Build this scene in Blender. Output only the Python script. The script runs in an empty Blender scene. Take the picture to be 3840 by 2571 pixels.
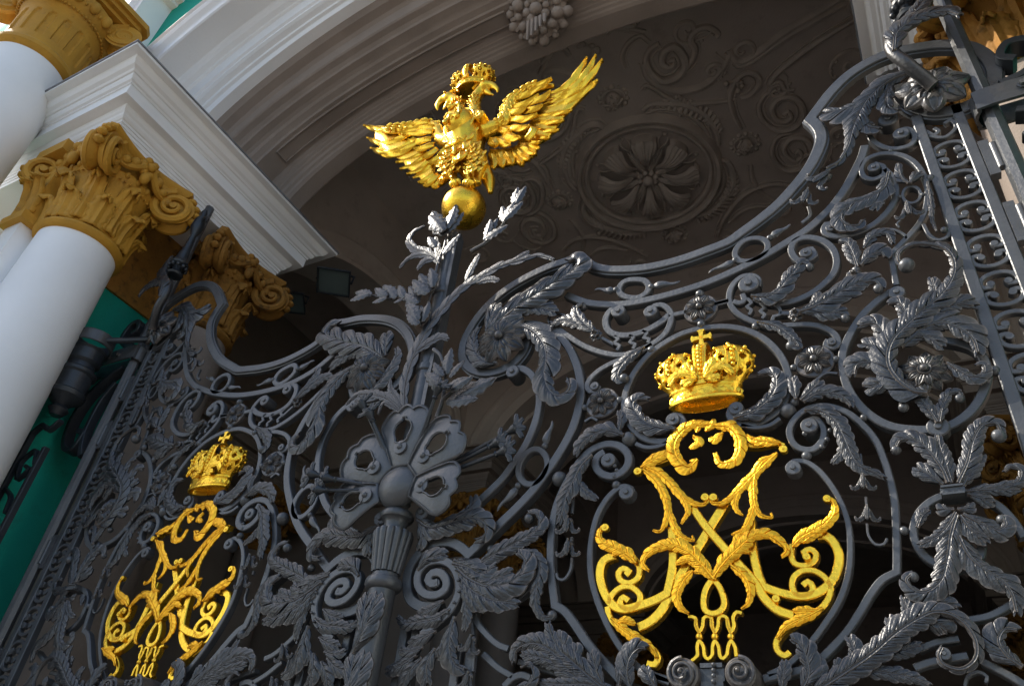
import bpy, math, random
import numpy as np
from mathutils import Vector, Matrix
R = math.radians
PI = math.pi
rng = random.Random(7)
S = bpy.context.scene
COL = S.collection

# ---------------------------------------------------------------- camera
cam_d = bpy.data.cameras.new('camera')
cam = bpy.data.objects.new('camera', cam_d)
COL.objects.link(cam)
yaw, pitch, roll = -0.55464406, 0.64089245, 0.12667356
fw = Vector((math.sin(yaw)*math.cos(pitch), math.cos(yaw)*math.cos(pitch), math.sin(pitch)))
r0 = Vector((math.cos(yaw), -math.sin(yaw), 0))
u0 = r0.cross(fw)
rt = math.cos(roll)*r0 + math.sin(roll)*u0
up = -math.sin(roll)*r0 + math.cos(roll)*u0
M = Matrix.Identity(4)
for i, v in enumerate((rt, up, -fw)):
    for j in range(3):
        M[j][i] = v[j]
M.translation = (2.78893, -3.5, 1.5)
cam.matrix_world = M
cam_d.sensor_width = 36.0
cam_d.lens = 36.0*0.7472755
cam_d.clip_start = 0.05
cam_d.clip_end = 4000
S.camera = cam

# ---------------------------------------------------------------- sky, sun, exposure
SUN_EL, SUN_AZ = 44.0, 251.0          # degrees; azimuth clockwise from +Y
w = bpy.data.worlds.new('World'); S.world = w; w.use_nodes = True
nt = w.node_tree; nt.nodes.clear()
sky = nt.nodes.new('ShaderNodeTexSky'); sky.sky_type = 'NISHITA'; sky.sun_disc = False
sky.sun_elevation = R(SUN_EL); sky.sun_rotation = R(SUN_AZ); sky.air_density = 1.1; sky.dust_density = 1.5
bg = nt.nodes.new('ShaderNodeBackground'); bg.inputs[1].default_value = 0.15
ow = nt.nodes.new('ShaderNodeOutputWorld')
nt.links.new(sky.outputs[0], bg.inputs[0]); nt.links.new(bg.outputs[0], ow.inputs[0])
sd = bpy.data.lights.new('sun', 'SUN'); sd.energy = 4.2; sd.angle = R(0.55); sd.color = (1.0, 0.93, 0.82)
sun = bpy.data.objects.new('sun', sd); COL.objects.link(sun)
az, el = R(SUN_AZ), R(SUN_EL)
sdir = Vector((math.sin(az)*math.cos(el), math.cos(az)*math.cos(el), math.sin(el)))
sun.rotation_euler = sdir.to_track_quat('Z', 'Y').to_euler()
sun.location = sdir*40
S.view_settings.view_transform = 'Standard'
S.view_settings.look = 'None'
S.view_settings.exposure = 0.8
S.view_settings.gamma = 1.0
S.cycles.max_bounces = 6
S.cycles.diffuse_bounces = 4
S.cycles.glossy_bounces = 3

# ---------------------------------------------------------------- materials
def mat(name, col, rough=0.6, metal=0.0, var=0.12, scale=3.0, bump=0.0, bscale=60.0, spec=0.5, wear=None, dirt=None, fine=0.0):
    m = bpy.data.materials.new(name); m.use_nodes = True
    n = m.node_tree; L = n.links
    b = n.nodes['Principled BSDF']
    b.inputs['Roughness'].default_value = rough
    b.inputs['Metallic'].default_value = metal
    b.inputs['Specular IOR Level'].default_value = spec
    tc = n.nodes.new('ShaderNodeNewGeometry')
    nz = n.nodes.new('ShaderNodeTexNoise'); nz.inputs['Scale'].default_value = scale; nz.inputs['Detail'].default_value = 6
    L.new(tc.outputs['Position'], nz.inputs['Vector'])
    rp = n.nodes.new('ShaderNodeValToRGB')
    rp.color_ramp.elements[0].position = 0.3; rp.color_ramp.elements[1].position = 0.7
    lo = [max(0, c*(1-var)) for c in col]; hi = [min(1, c*(1+var)) for c in col]
    rp.color_ramp.elements[0].color = (*lo, 1); rp.color_ramp.elements[1].color = (*hi, 1)
    L.new(nz.outputs['Fac'], rp.inputs[0])
    out = rp.outputs[0]
    def mix(fac, c2, src):
        x = n.nodes.new('ShaderNodeMix'); x.data_type = 'RGBA'
        L.new(fac, x.inputs[0]); L.new(src, x.inputs[6]); x.inputs[7].default_value = (*c2, 1)
        return x.outputs[2]
    if dirt:
        n2 = n.nodes.new('ShaderNodeTexNoise'); n2.inputs['Scale'].default_value = dirt[1]; n2.inputs['Detail'].default_value = 9
        n2.inputs['Roughness'].default_value = 0.7
        L.new(tc.outputs['Position'], n2.inputs['Vector'])
        r2 = n.nodes.new('ShaderNodeValToRGB'); r2.color_ramp.elements[0].position = dirt[2]; r2.color_ramp.elements[1].position = dirt[2]+0.16
        L.new(n2.outputs['Fac'], r2.inputs[0])
        out = mix(r2.outputs[0], dirt[0], out)
    if wear:
        r3 = n.nodes.new('ShaderNodeValToRGB'); r3.color_ramp.elements[0].position = wear[1]; r3.color_ramp.elements[1].position = wear[1]+wear[2]
        L.new(tc.outputs['Pointiness'], r3.inputs[0])
        out = mix(r3.outputs[0], wear[0], out)
    L.new(out, b.inputs['Base Color'])
    rr = n.nodes.new('ShaderNodeMapRange'); rr.inputs[3].default_value = rough*0.8; rr.inputs[4].default_value = min(1, rough*1.25)
    L.new(nz.outputs['Fac'], rr.inputs[0]); L.new(rr.outputs[0], b.inputs['Roughness'])
    if bump:
        n3 = n.nodes.new('ShaderNodeTexNoise'); n3.inputs['Scale'].default_value = bscale; n3.inputs['Detail'].default_value = 4
        L.new(tc.outputs['Position'], n3.inputs['Vector'])
        bp = n.nodes.new('ShaderNodeBump'); bp.inputs['Strength'].default_value = bump; bp.inputs['Distance'].default_value = 0.01
        L.new(n3.outputs['Fac'], bp.inputs['Height']); L.new(bp.outputs[0], b.inputs['Normal'])
    return m
MT = dict(
 iron=mat('painted_iron', (0.055, 0.058, 0.062), 0.38, 0.0, 0.3, 4, 0.3, 40, 0.6, dirt=((0.095, 0.082, 0.070), 9, 0.60)),
 leaf=mat('painted_iron_leaf', (0.013, 0.015, 0.018), 0.36, 0.0, 0.35, 9, 0.3, 70, 0.6, wear=((0.12, 0.105, 0.095), 0.53, 0.09), dirt=((0.034, 0.029, 0.026), 12, 0.64)),
 dark=mat('black_iron', (0.018, 0.022, 0.027), 0.4, 0.0, 0.2, 6, 0.2, 50),
 gold=mat('gilding', (1.0, 0.57, 0.045), 0.27, 0.92, 0.08, 12, 0.35, 55, dirt=((0.72, 0.34, 0.02), 16, 0.60)),
 giltleaf=mat('gilding_chased_shaded', (0.95, 0.47, 0.028), 0.30, 0.92, 0.12, 25, 0.4, 70, dirt=((0.50, 0.22, 0.012), 22, 0.55)),  # darker than the sun-facing strokes: leaf shading put into the colour, plus dirt
 white=mat('white_paint', (0.82, 0.82, 0.82), 0.6, 0, 0.05, 1.2, 0.25, 30, 0.3, dirt=((0.66, 0.65, 0.63), 3.0, 0.64)),
 green=mat('green_stucco', (0.012, 0.30, 0.225), 0.8, 0, 0.12, 1.0, 0.4, 60, 0.2, dirt=((0.02, 0.22, 0.17), 2.0, 0.56)),
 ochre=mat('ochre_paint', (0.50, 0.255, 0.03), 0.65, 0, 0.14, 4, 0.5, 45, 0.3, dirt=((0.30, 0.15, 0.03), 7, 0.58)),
 ochred=mat('weathered_shaded_ochre', (0.30, 0.145, 0.03), 0.75, 0, 0.2, 5, 0.6, 40, 0.2, dirt=((0.07, 0.038, 0.016), 6, 0.52)),  # flaked, dirty ochre with the capitals' shadow also painted into the base colour
 plaster=mat('dusty_plaster', (0.56, 0.49, 0.44), 0.85, 0, 0.10, 1.4, 0.5, 45, 0.15, dirt=((0.44, 0.375, 0.33), 2.6, 0.56)),
 relief=mat('dusty_relief', (0.58, 0.51, 0.45), 0.85, 0, 0.14, 3, 0.6, 50, 0.15),
 shaded_plaster=mat('warm_shaded_plaster', (0.29, 0.24, 0.205), 0.8, 0, 0.12, 2, 0.4, 40, 0.2),  # dusty plaster, darkened further to paint in the shade under the arch
 paving=mat('granite_paving', (0.13, 0.118, 0.108), 0.8, 0, 0.2, 2, 0.4, 20),
 lead=mat('lead_flashing', (0.22, 0.225, 0.235), 0.5, 0.3, 0.25, 6),
 glass=mat('lamp_glass', (0.10, 0.13, 0.13), 0.15, 0.0, 0.1, 3),
)

# ---------------------------------------------------------------- mesh building
class MB:
    def __init__(s): s.v = []; s.f = []
    def add(s, V, F):
        o = len(s.v); s.v.extend([tuple(map(float, p)) for p in V]); s.f.extend([tuple(i+o for i in f) for f in F])
    def grid(s, G, cu=False, cv=False, skip=None):
        n, m = len(G), len(G[0]); o = len(s.v)
        for row in G: s.v.extend([tuple(map(float, p)) for p in row])
        for i in range(n if cu else n-1):
            for j in range(m if cv else m-1):
                if skip and skip(i, j): continue
                a = o+i*m+j; b = o+i*m+(j+1) % m; c = o+((i+1) % n)*m+(j+1) % m; d = o+((i+1) % n)*m+j
                s.f.append((a, b, c, d))
        return o
    def box(s, x0, x1, y0, y1, z0, z1):
        s.add([(x0,y0,z0),(x1,y0,z0),(x1,y1,z0),(x0,y1,z0),(x0,y0,z1),(x1,y0,z1),(x1,y1,z1),(x0,y1,z1)],
              [(0,3,2,1),(4,5,6,7),(0,1,5,4),(1,2,6,5),(2,3,7,6),(3,0,4,7)])
    def lathe(s, prof, c=(0,0,0), n=32, ax=None, cap=True):
        """prof: (radius, height) pairs, axis direction ax (default +Z)"""
        ax = Vector(ax or (0,0,1)).normalized(); q = ax.to_track_quat('Z', 'Y'); c = Vector(c)
        G = [[c + q @ Vector((r*math.cos(2*PI*k/n), r*math.sin(2*PI*k/n), h)) for k in range(n)] for r, h in prof]
        o = s.grid(G, cv=True)
        if cap:
            s.f.append(tuple(o+k for k in range(n))[::-1]); e = o+(len(prof)-1)*n; s.f.append(tuple(e+k for k in range(n)))
    def ball(s, c, r, n=12, sq=(1,1,1)):
        c = Vector(c)
        G = [[c + Vector((r*sq[0]*math.sin(a)*math.cos(b), r*sq[1]*math.sin(a)*math.sin(b), r*sq[2]*math.cos(a)))
              for b in [2*PI*k/n for k in range(n)]] for a in [0.02+(PI-0.04)*i/(n//2+1) for i in range(n//2+2)]]
        s.grid(G, cv=True)
    def tube(s, P, rad, n=10, sq=1.0, closed=False):
        P = [Vector(p) for p in P]; N = len(P)
        rad = [float(rad)]*N if not hasattr(rad, '__len__') else [float(q) for q in rad]
        G = []; nrm = None
        for i in range(N):
            if closed: t = P[(i+1) % N]-P[i-1]
            else: t = P[min(i+1, N-1)]-P[max(i-1, 0)]
            t.normalize()
            if nrm is None: nrm = t.orthogonal().normalized() if abs(t.y) > 0.9 else Vector((0,1,0)).cross(t).normalized()
            nrm = (nrm - t*nrm.dot(t)); nrm.normalize(); b = t.cross(nrm)
            G.append([P[i] + rad[i]*(math.cos(2*PI*k/n)*nrm + sq*math.sin(2*PI*k/n)*b) for k in range(n)])
        o = s.grid(G, cu=closed, cv=True)
        if not closed:
            s.f.append(tuple(o+k for k in range(n))[::-1]); e = o+(N-1)*n; s.f.append(tuple(e+k for k in range(n)))
    def build(s, name, m, parent=None, smooth=True, ang=38, loc=None):
        me = bpy.data.meshes.new(name); me.from_pydata(s.v, [], s.f); me.update()
        import bmesh
        bm = bmesh.new(); bm.from_mesh(me); bmesh.ops.recalc_face_normals(bm, faces=bm.faces); bm.to_mesh(me); bm.free()
        me.materials.append(MT[m] if isinstance(m, str) else m)
        if smooth:
            me.polygons.foreach_set('use_smooth', [True]*len(me.polygons))
            me.set_sharp_from_angle(angle=R(ang))
        o = bpy.data.objects.new(name, me); COL.objects.link(o)
        if parent: o.parent = parent
        return o
def tag(o, label=None, cat=None, group=None, kind=None):
    if label: o['label'] = label
    if cat: o['category'] = cat
    if group: o['group'] = group
    if kind: o['kind'] = kind
    return o
def empty(name, loc=(0,0,0)):
    o = bpy.data.objects.new(name, None); COL.objects.link(o); o.location = loc; return o

def parse(s):
    o = []
    for q in s.split():
        c = q.endswith('*'); a, b = q.rstrip('*').split(','); o.append((int(a)/1000, int(b)/1000, c))
    return o
def smooth_path(pts, step=0.02, closed=False):
    """Catmull-Rom through pts (corners marked by a true third item), resampled"""
    pts = [p if len(p) > 2 else (*p, False) for p in pts]
    segs = []; cur = [pts[0]]
    for p in pts[1:]:
        cur.append(p)
        if p[2]: segs.append(cur); cur = [p]
    if len(cur) > 1: segs.append(cur)
    out = []
    for si, sg in enumerate(segs):
        Q = np.array([(p[0], p[1]) for p in sg]); n = len(Q)
        if closed and len(segs) == 1:
            rngi = range(n); get = lambda i: Q[i % n]
        else:
            rngi = range(n-1)
            get = lambda i: Q[i] if 0 <= i < n else (2*Q[0]-Q[1] if i < 0 else 2*Q[-1]-Q[-2])
        for i in rngi:
            p0, p1, p2, p3 = get(i-1), get(i), get(i+1), get(i+2)
            k = max(2, int(np.hypot(*(p2-p1))/step))
            for j in range(k):
                t = j/k
                out.append(0.5*((2*p1)+(-p0+p2)*t+(2*p0-5*p1+4*p2-p3)*t*t+(-p0+3*p1-3*p2+p3)*t**3))
        if not closed and si == len(segs)-1: out.append(Q[-1])
    return np.array(out)
def normals(P, closed=False):
    n = len(P)
    d = (np.roll(P, -1, 0)-P); d /= np.maximum(np.hypot(d[:, 0], d[:, 1]), 1e-9)[:, None]
    if not closed: d[-1] = d[-2]
    N = np.stack([-d[:, 1], d[:, 0]], 1); Np = np.roll(N, 1, 0)
    if not closed: Np[0] = N[0]
    A = N+Np; A /= np.maximum(np.hypot(A[:, 0], A[:, 1]), 1e-9)[:, None]
    s = 1/np.maximum((A*N).sum(1), 0.4)
    return A, s
def bar(mb, pts, w, d, y, closed=False, stepped=False, w2=0):
    P = smooth_path(pts, max(0.012, w*0.4), closed); A, sc = normals(P, closed); n = len(P)
    G = []
    for i in range(n):
        ww = w+(w2-w)*i/(n-1) if w2 else w
        h = ww/2; b = min(0.005, ww*0.14)
        if stepped:
            sec = [(-h-.011, y+d), (-h-.011, y+.02), (-h, y+.017), (-h, y+b), (-h+b, y), (h-b, y), (h, y+b), (h, y+.017), (h+.011, y+.02), (h+.011, y+d)]
        else:
            sec = [(-h, y+d), (-h, y+b), (-h+b, y), (h-b, y), (h, y+b), (h, y+d)]
        G.append([(P[i][0]+A[i][0]*sc[i]*o, yy, P[i][1]+A[i][1]*sc[i]*o) for o, yy in sec])
    m = len(G[0]); o = mb.grid(G, cu=closed, cv=True)
    if not closed:
        mb.f.append(tuple(o+k for k in range(m))); e = o+(n-1)*m; mb.f.append(tuple(e+k for k in range(m)))
HP = (0.0, 0.95, 0.35, 0.85, 0.35, 0.95, 0.0)
def leaflet(mb, P0, T, N, side, Lf, wl, y, amp, arch, spread=1.0, ns=7):
    """one lobed finger of an acanthus leaf: ridged strip on a bent line"""
    P1 = P0+T*Lf*.52+side*N*Lf*.20*spread; P2 = P0+T*Lf*.80+side*N*Lf*.66*spread
    G = []; wp = (0.75, 0.92, 1.0, 1.0, 0.88, 0.58, 0.12)
    for i in range(ns):
        t = i/(ns-1); p = (1-t)**2*P0+2*t*(1-t)*P1+t*t*P2
        d = 2*(1-t)*(P1-P0)+2*t*(P2-P1); d /= np.hypot(*d)+1e-9; nn = np.array([-d[1], d[0]])
        wd = wl*0.5*wp[i]; af = arch*math.sin(PI*min(1, t*0.85+0.1)) - arch*0.5*max(0, t-.7)
        row = []
        for k in range(7):
            c = (k-3)/3
            row.append((p[0]+nn[0]*c*wd, y-af-HP[k]*amp*(1-.25*t), p[1]+nn[1]*c*wd))
        row.append((p[0]+nn[0]*wd*.9, y+.008, p[1]+nn[1]*wd*.9)); row.append((p[0]-nn[0]*wd*.9, y+.008, p[1]-nn[1]*wd*.9))
        G.append(row)
    o = mb.grid(G, cv=True); m = 9; mb.f.append(tuple(o+k for k in range(m))); e = o+(ns-1)*m; mb.f.append(tuple(e+k for k in range(m)))
def acanthus(mb, pts, w, k, y, fl=''):
    gl = 'g' in fl; th = .35 if 't' in fl else 1.0
    P = smooth_path(pts, max(.008, w*0.12)); n = len(P); A, sc = normals(P)
    dl = np.hypot(*(np.diff(P, axis=0).T)); cl = np.concatenate([[0], np.cumsum(dl)]); Lt = cl[-1]
    T = np.stack([A[:, 1], -A[:, 0]], 1)
    # stem
    G = []
    for i in range(n):
        t = cl[i]/Lt; h = w*(.15-.08*t)+.004; hy = h*1.1
        G.append([(P[i][0]+A[i][0]*a*h, y-b*hy*(.6+.4*th)-.35*w*math.sin(PI*min(1, .15+.75*t))*.5*th, P[i][1]+A[i][1]*a*h) for a, b in ((-1, -.6), (-.9, .3), (-.45, .9), (-.15, .75), (.15, .75), (.45, .9), (.9, .3), (1, -.6))])
    o = mb.grid(G, cv=True); mb.f.append(tuple(o+q for q in range(8))); e = o+(n-1)*8; mb.f.append(tuple(e+q for q in range(8)))
    k = max(2, min(int(k*1.25)+1, int(round(Lt/(w*.90)))))
    cs = (0, .10, .24, .42, .60, .76, .90, 1.0); RU = (0, .10, .22, .36, .50, .64, .78, .90, 1.0); RV = (-.75, .55, .75, .15, .55, .15, .75, .55, -.75)
    nd = .22 if gl else .38
    Tx = np.interp(np.linspace(0, 1, k*11+1), cl/Lt, np.arange(n))
    for side in (1, -1):
        ph = 0.0 if side > 0 else .45; G = []; jit = [(1.05 if q_ % 2 else .95)*rng.uniform(.92, 1.06) for q_ in range(k+2)]; lif = [rng.uniform(.5, 1.5) for _ in range(k+2)]
        for q, fi in enumerate(Tx):
            t = q/(k*11); i = int(fi); fr = fi-i; j = min(i+1, n-1); P0 = P[i]*(1-fr)+P[j]*fr; Tn = T[i]*(1-fr)+T[j]*fr; Tn = Tn/(np.hypot(*Tn)+1e-9); Nn = np.array([-Tn[1], Tn[0]])*side
            i0, i1 = max(i-4, 0), min(i+4, n-1); ds = max(cl[i1]-cl[i0], 1e-6); kap = (T[i0][0]*T[i1][1]-T[i0][1]*T[i1][0])/ds*side
            f = 1/(1+1.7*max(0, kap)*w)
            pf = (np.interp(t, (0, .12, .45, .75, 1), (.55, .95, 1, .72, .26)) if 's' not in fl else np.interp(t, (0, .1, .45, .6, 1), (.7, .85, .9, .48, .16)))*f
            uu = t*k+ph; li = int(uu); u = uu-li; tip = 1-nd*abs((u-.56)/.56)**2.4 if u < .56 else 1-nd*abs((u-.56)/.44)**2.0
            hw = w*pf*tip*jit[li]*(.98 if gl else 1.05); sk = w*pf*(.9 if gl else 1.35)*f; R_ = np.interp(u, RU, RV); row = []
            a0 = (.35*w*math.sin(PI*min(1, .15+.75*t))*.5+.10*w*math.sin(PI*t))*th
            for c in cs:
                p = P0+Tn*sk*c**1.5*(.8+.4*u)+Nn*hw*(c**1.15)
                arch_ = .13*th*w*pf*lif[li]*math.sin(PI*min(1, c*.92+.06))
                yy = y-a0*(1-.55*c)-arch_-w*(.12 if th == 1 else .07)*R_*min(1, c*3)*(1-.35*c)*min(1, pf*1.4)
                row.append((p[0], yy, p[1]))
            row.append((p[0]-Nn[0]*hw*.03, y+.008-a0*.3, p[1]-Nn[1]*hw*.03)); row.append((P0[0], y+.008, P0[1])); G.append(row)
        mb.grid(G)
def petals(mb, x, z, r, k, y, r0=.18, wf=1.0, a0=0.0, amp=.10, arch=.16):
    for j in range(k):
        a = a0+2*PI*j/k; T = np.array([math.cos(a), math.sin(a)]); N = np.array([-T[1], T[0]])
        P0 = np.array([x, z])+T*r*r0; Lf = r*(1-r0)*rng.uniform(.94, 1.04)
        G = []; ns = 7; wp = (0.35, 0.6, 0.85, 1.0, 1.0, 0.72, 0.15)
        for i in range(ns):
            t = i/(ns-1); p = P0+T*Lf*t; wd = 2*PI*r*.66/k*.5*wp[i]*wf; af = arch*r*math.sin(PI*min(1, .1+t*.95))
            row = [(p[0]+N[0]*c/3*wd, y-af-HP[c+3]*amp*r*(1-.3*t)*.9, p[1]+N[1]*c/3*wd) for c in range(-3, 4)]
            row += [(p[0]+N[0]*wd*.9, y+.006, p[1]+N[1]*wd*.9), (p[0]-N[0]*wd*.9, y+.006, p[1]-N[1]*wd*.9)]
            G.append(row)
        o = mb.grid(G, cv=True); e = o+(ns-1)*9; mb.f.append(tuple(o+q for q in range(9))); mb.f.append(tuple(e+q for q in range(9)))
def cylY(mb, x, z, r, y0, y1, n=28, bev=.12, nub=True):
    """short cylinder whose axis is Y, front face at y0, with a raised nub"""
    b = r*bev
    pr = [(0.001, y0-r*.25 if nub else y0)]
    if nub: pr += [(r*.28, y0-r*.25), (r*.34, y0-r*.18), (r*.34, y0)]
    pr += [(r-b, y0), (r, y0+b), (r, y1), (0.001, y1)]
    G = [[(x+q*math.cos(2*PI*k/n), yy, z+q*math.sin(2*PI*k/n)) for k in range(n)] for q, yy in pr]
    mb.grid(G, cv=True)
def bell(mb, x, z, r, ang, y=-.03):
    # hanging bell with flared petals
    a = R(ang); D = Vector((math.sin(a), 0, -math.cos(a)))
    c = Vector((x, y, z))-D*r*.8
    mb.lathe([(r*.12, 0), (r*.2, r*.06), (r*.34, r*.22), (r*.46, r*.5), (r*.46, r*.85), (r*.40, r*1.15), (r*.30, r*1.3)], c, 14, D)
    T = np.array([D.x, D.z]); N = np.array([-T[1], T[0]]); o = np.array([x, z])+T*r*.15
    for s in (-1, 1):
        Q = [o+N*s*r*.20-T*r*.5, o+N*s*r*.42+T*r*.25, o+N*s*r*.78+T*r*.85, o+N*s*r*1.30+T*r*1.0, o+N*s*r*1.55+T*r*.72]
        acanthus(mb, [(q[0], q[1]) for q in Q], r*.36, 4, y-.02); e_ = Q[-1]; mb.ball((e_[0], y-.02, e_[1]), r*.17, 8)
    Q = [o-T*r*.9, o, o+T*r*.65, o+T*r*1.15]
    acanthus(mb, [(q[0], q[1]) for q in Q], r*.36, 4, y-.04)
def flame(mb, x, z, X, Z, r):
    a = np.array([x, z]); b = np.array([X, Z]); d = b-a; L = np.hypot(*d); d /= L; n = np.array([-d[1], d[0]])
    mb.ball((x, .01, z), r*.62, 10)
    P = []; rad = []
    for i in range(22):
        t = i/21; off = math.sin(t*2.0*PI)*L*.075*t
        p = a+d*(t*L)+n*off; P.append((p[0], .012, p[1]))
        rad.append(r*np.interp(t, (0, .08, .25, .45, .65, .9, 1), (.45, .42, .8, .62, .34, .26, .04)))
    mb.tube(P, rad, 8, 0.8)
def volute(mb, x, z, r, s, y=-.1):
    P = []; rad = []
    for i in range(70):
        t = i/69; a = PI*.5 + s*t*4.6*PI; q = r*(.90*(1-t)**.95+.05)
        P.append((x+q*math.cos(a), y-.035*t, z+q*math.sin(a))); rad.append(r*(.13*(1-t)+.05))
    mb.tube(P, rad, 8)
    cylY(mb, x, z, r*1.0, y, .06, nub=False); mb.ball((x, y-.04, z), r*.15)

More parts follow.
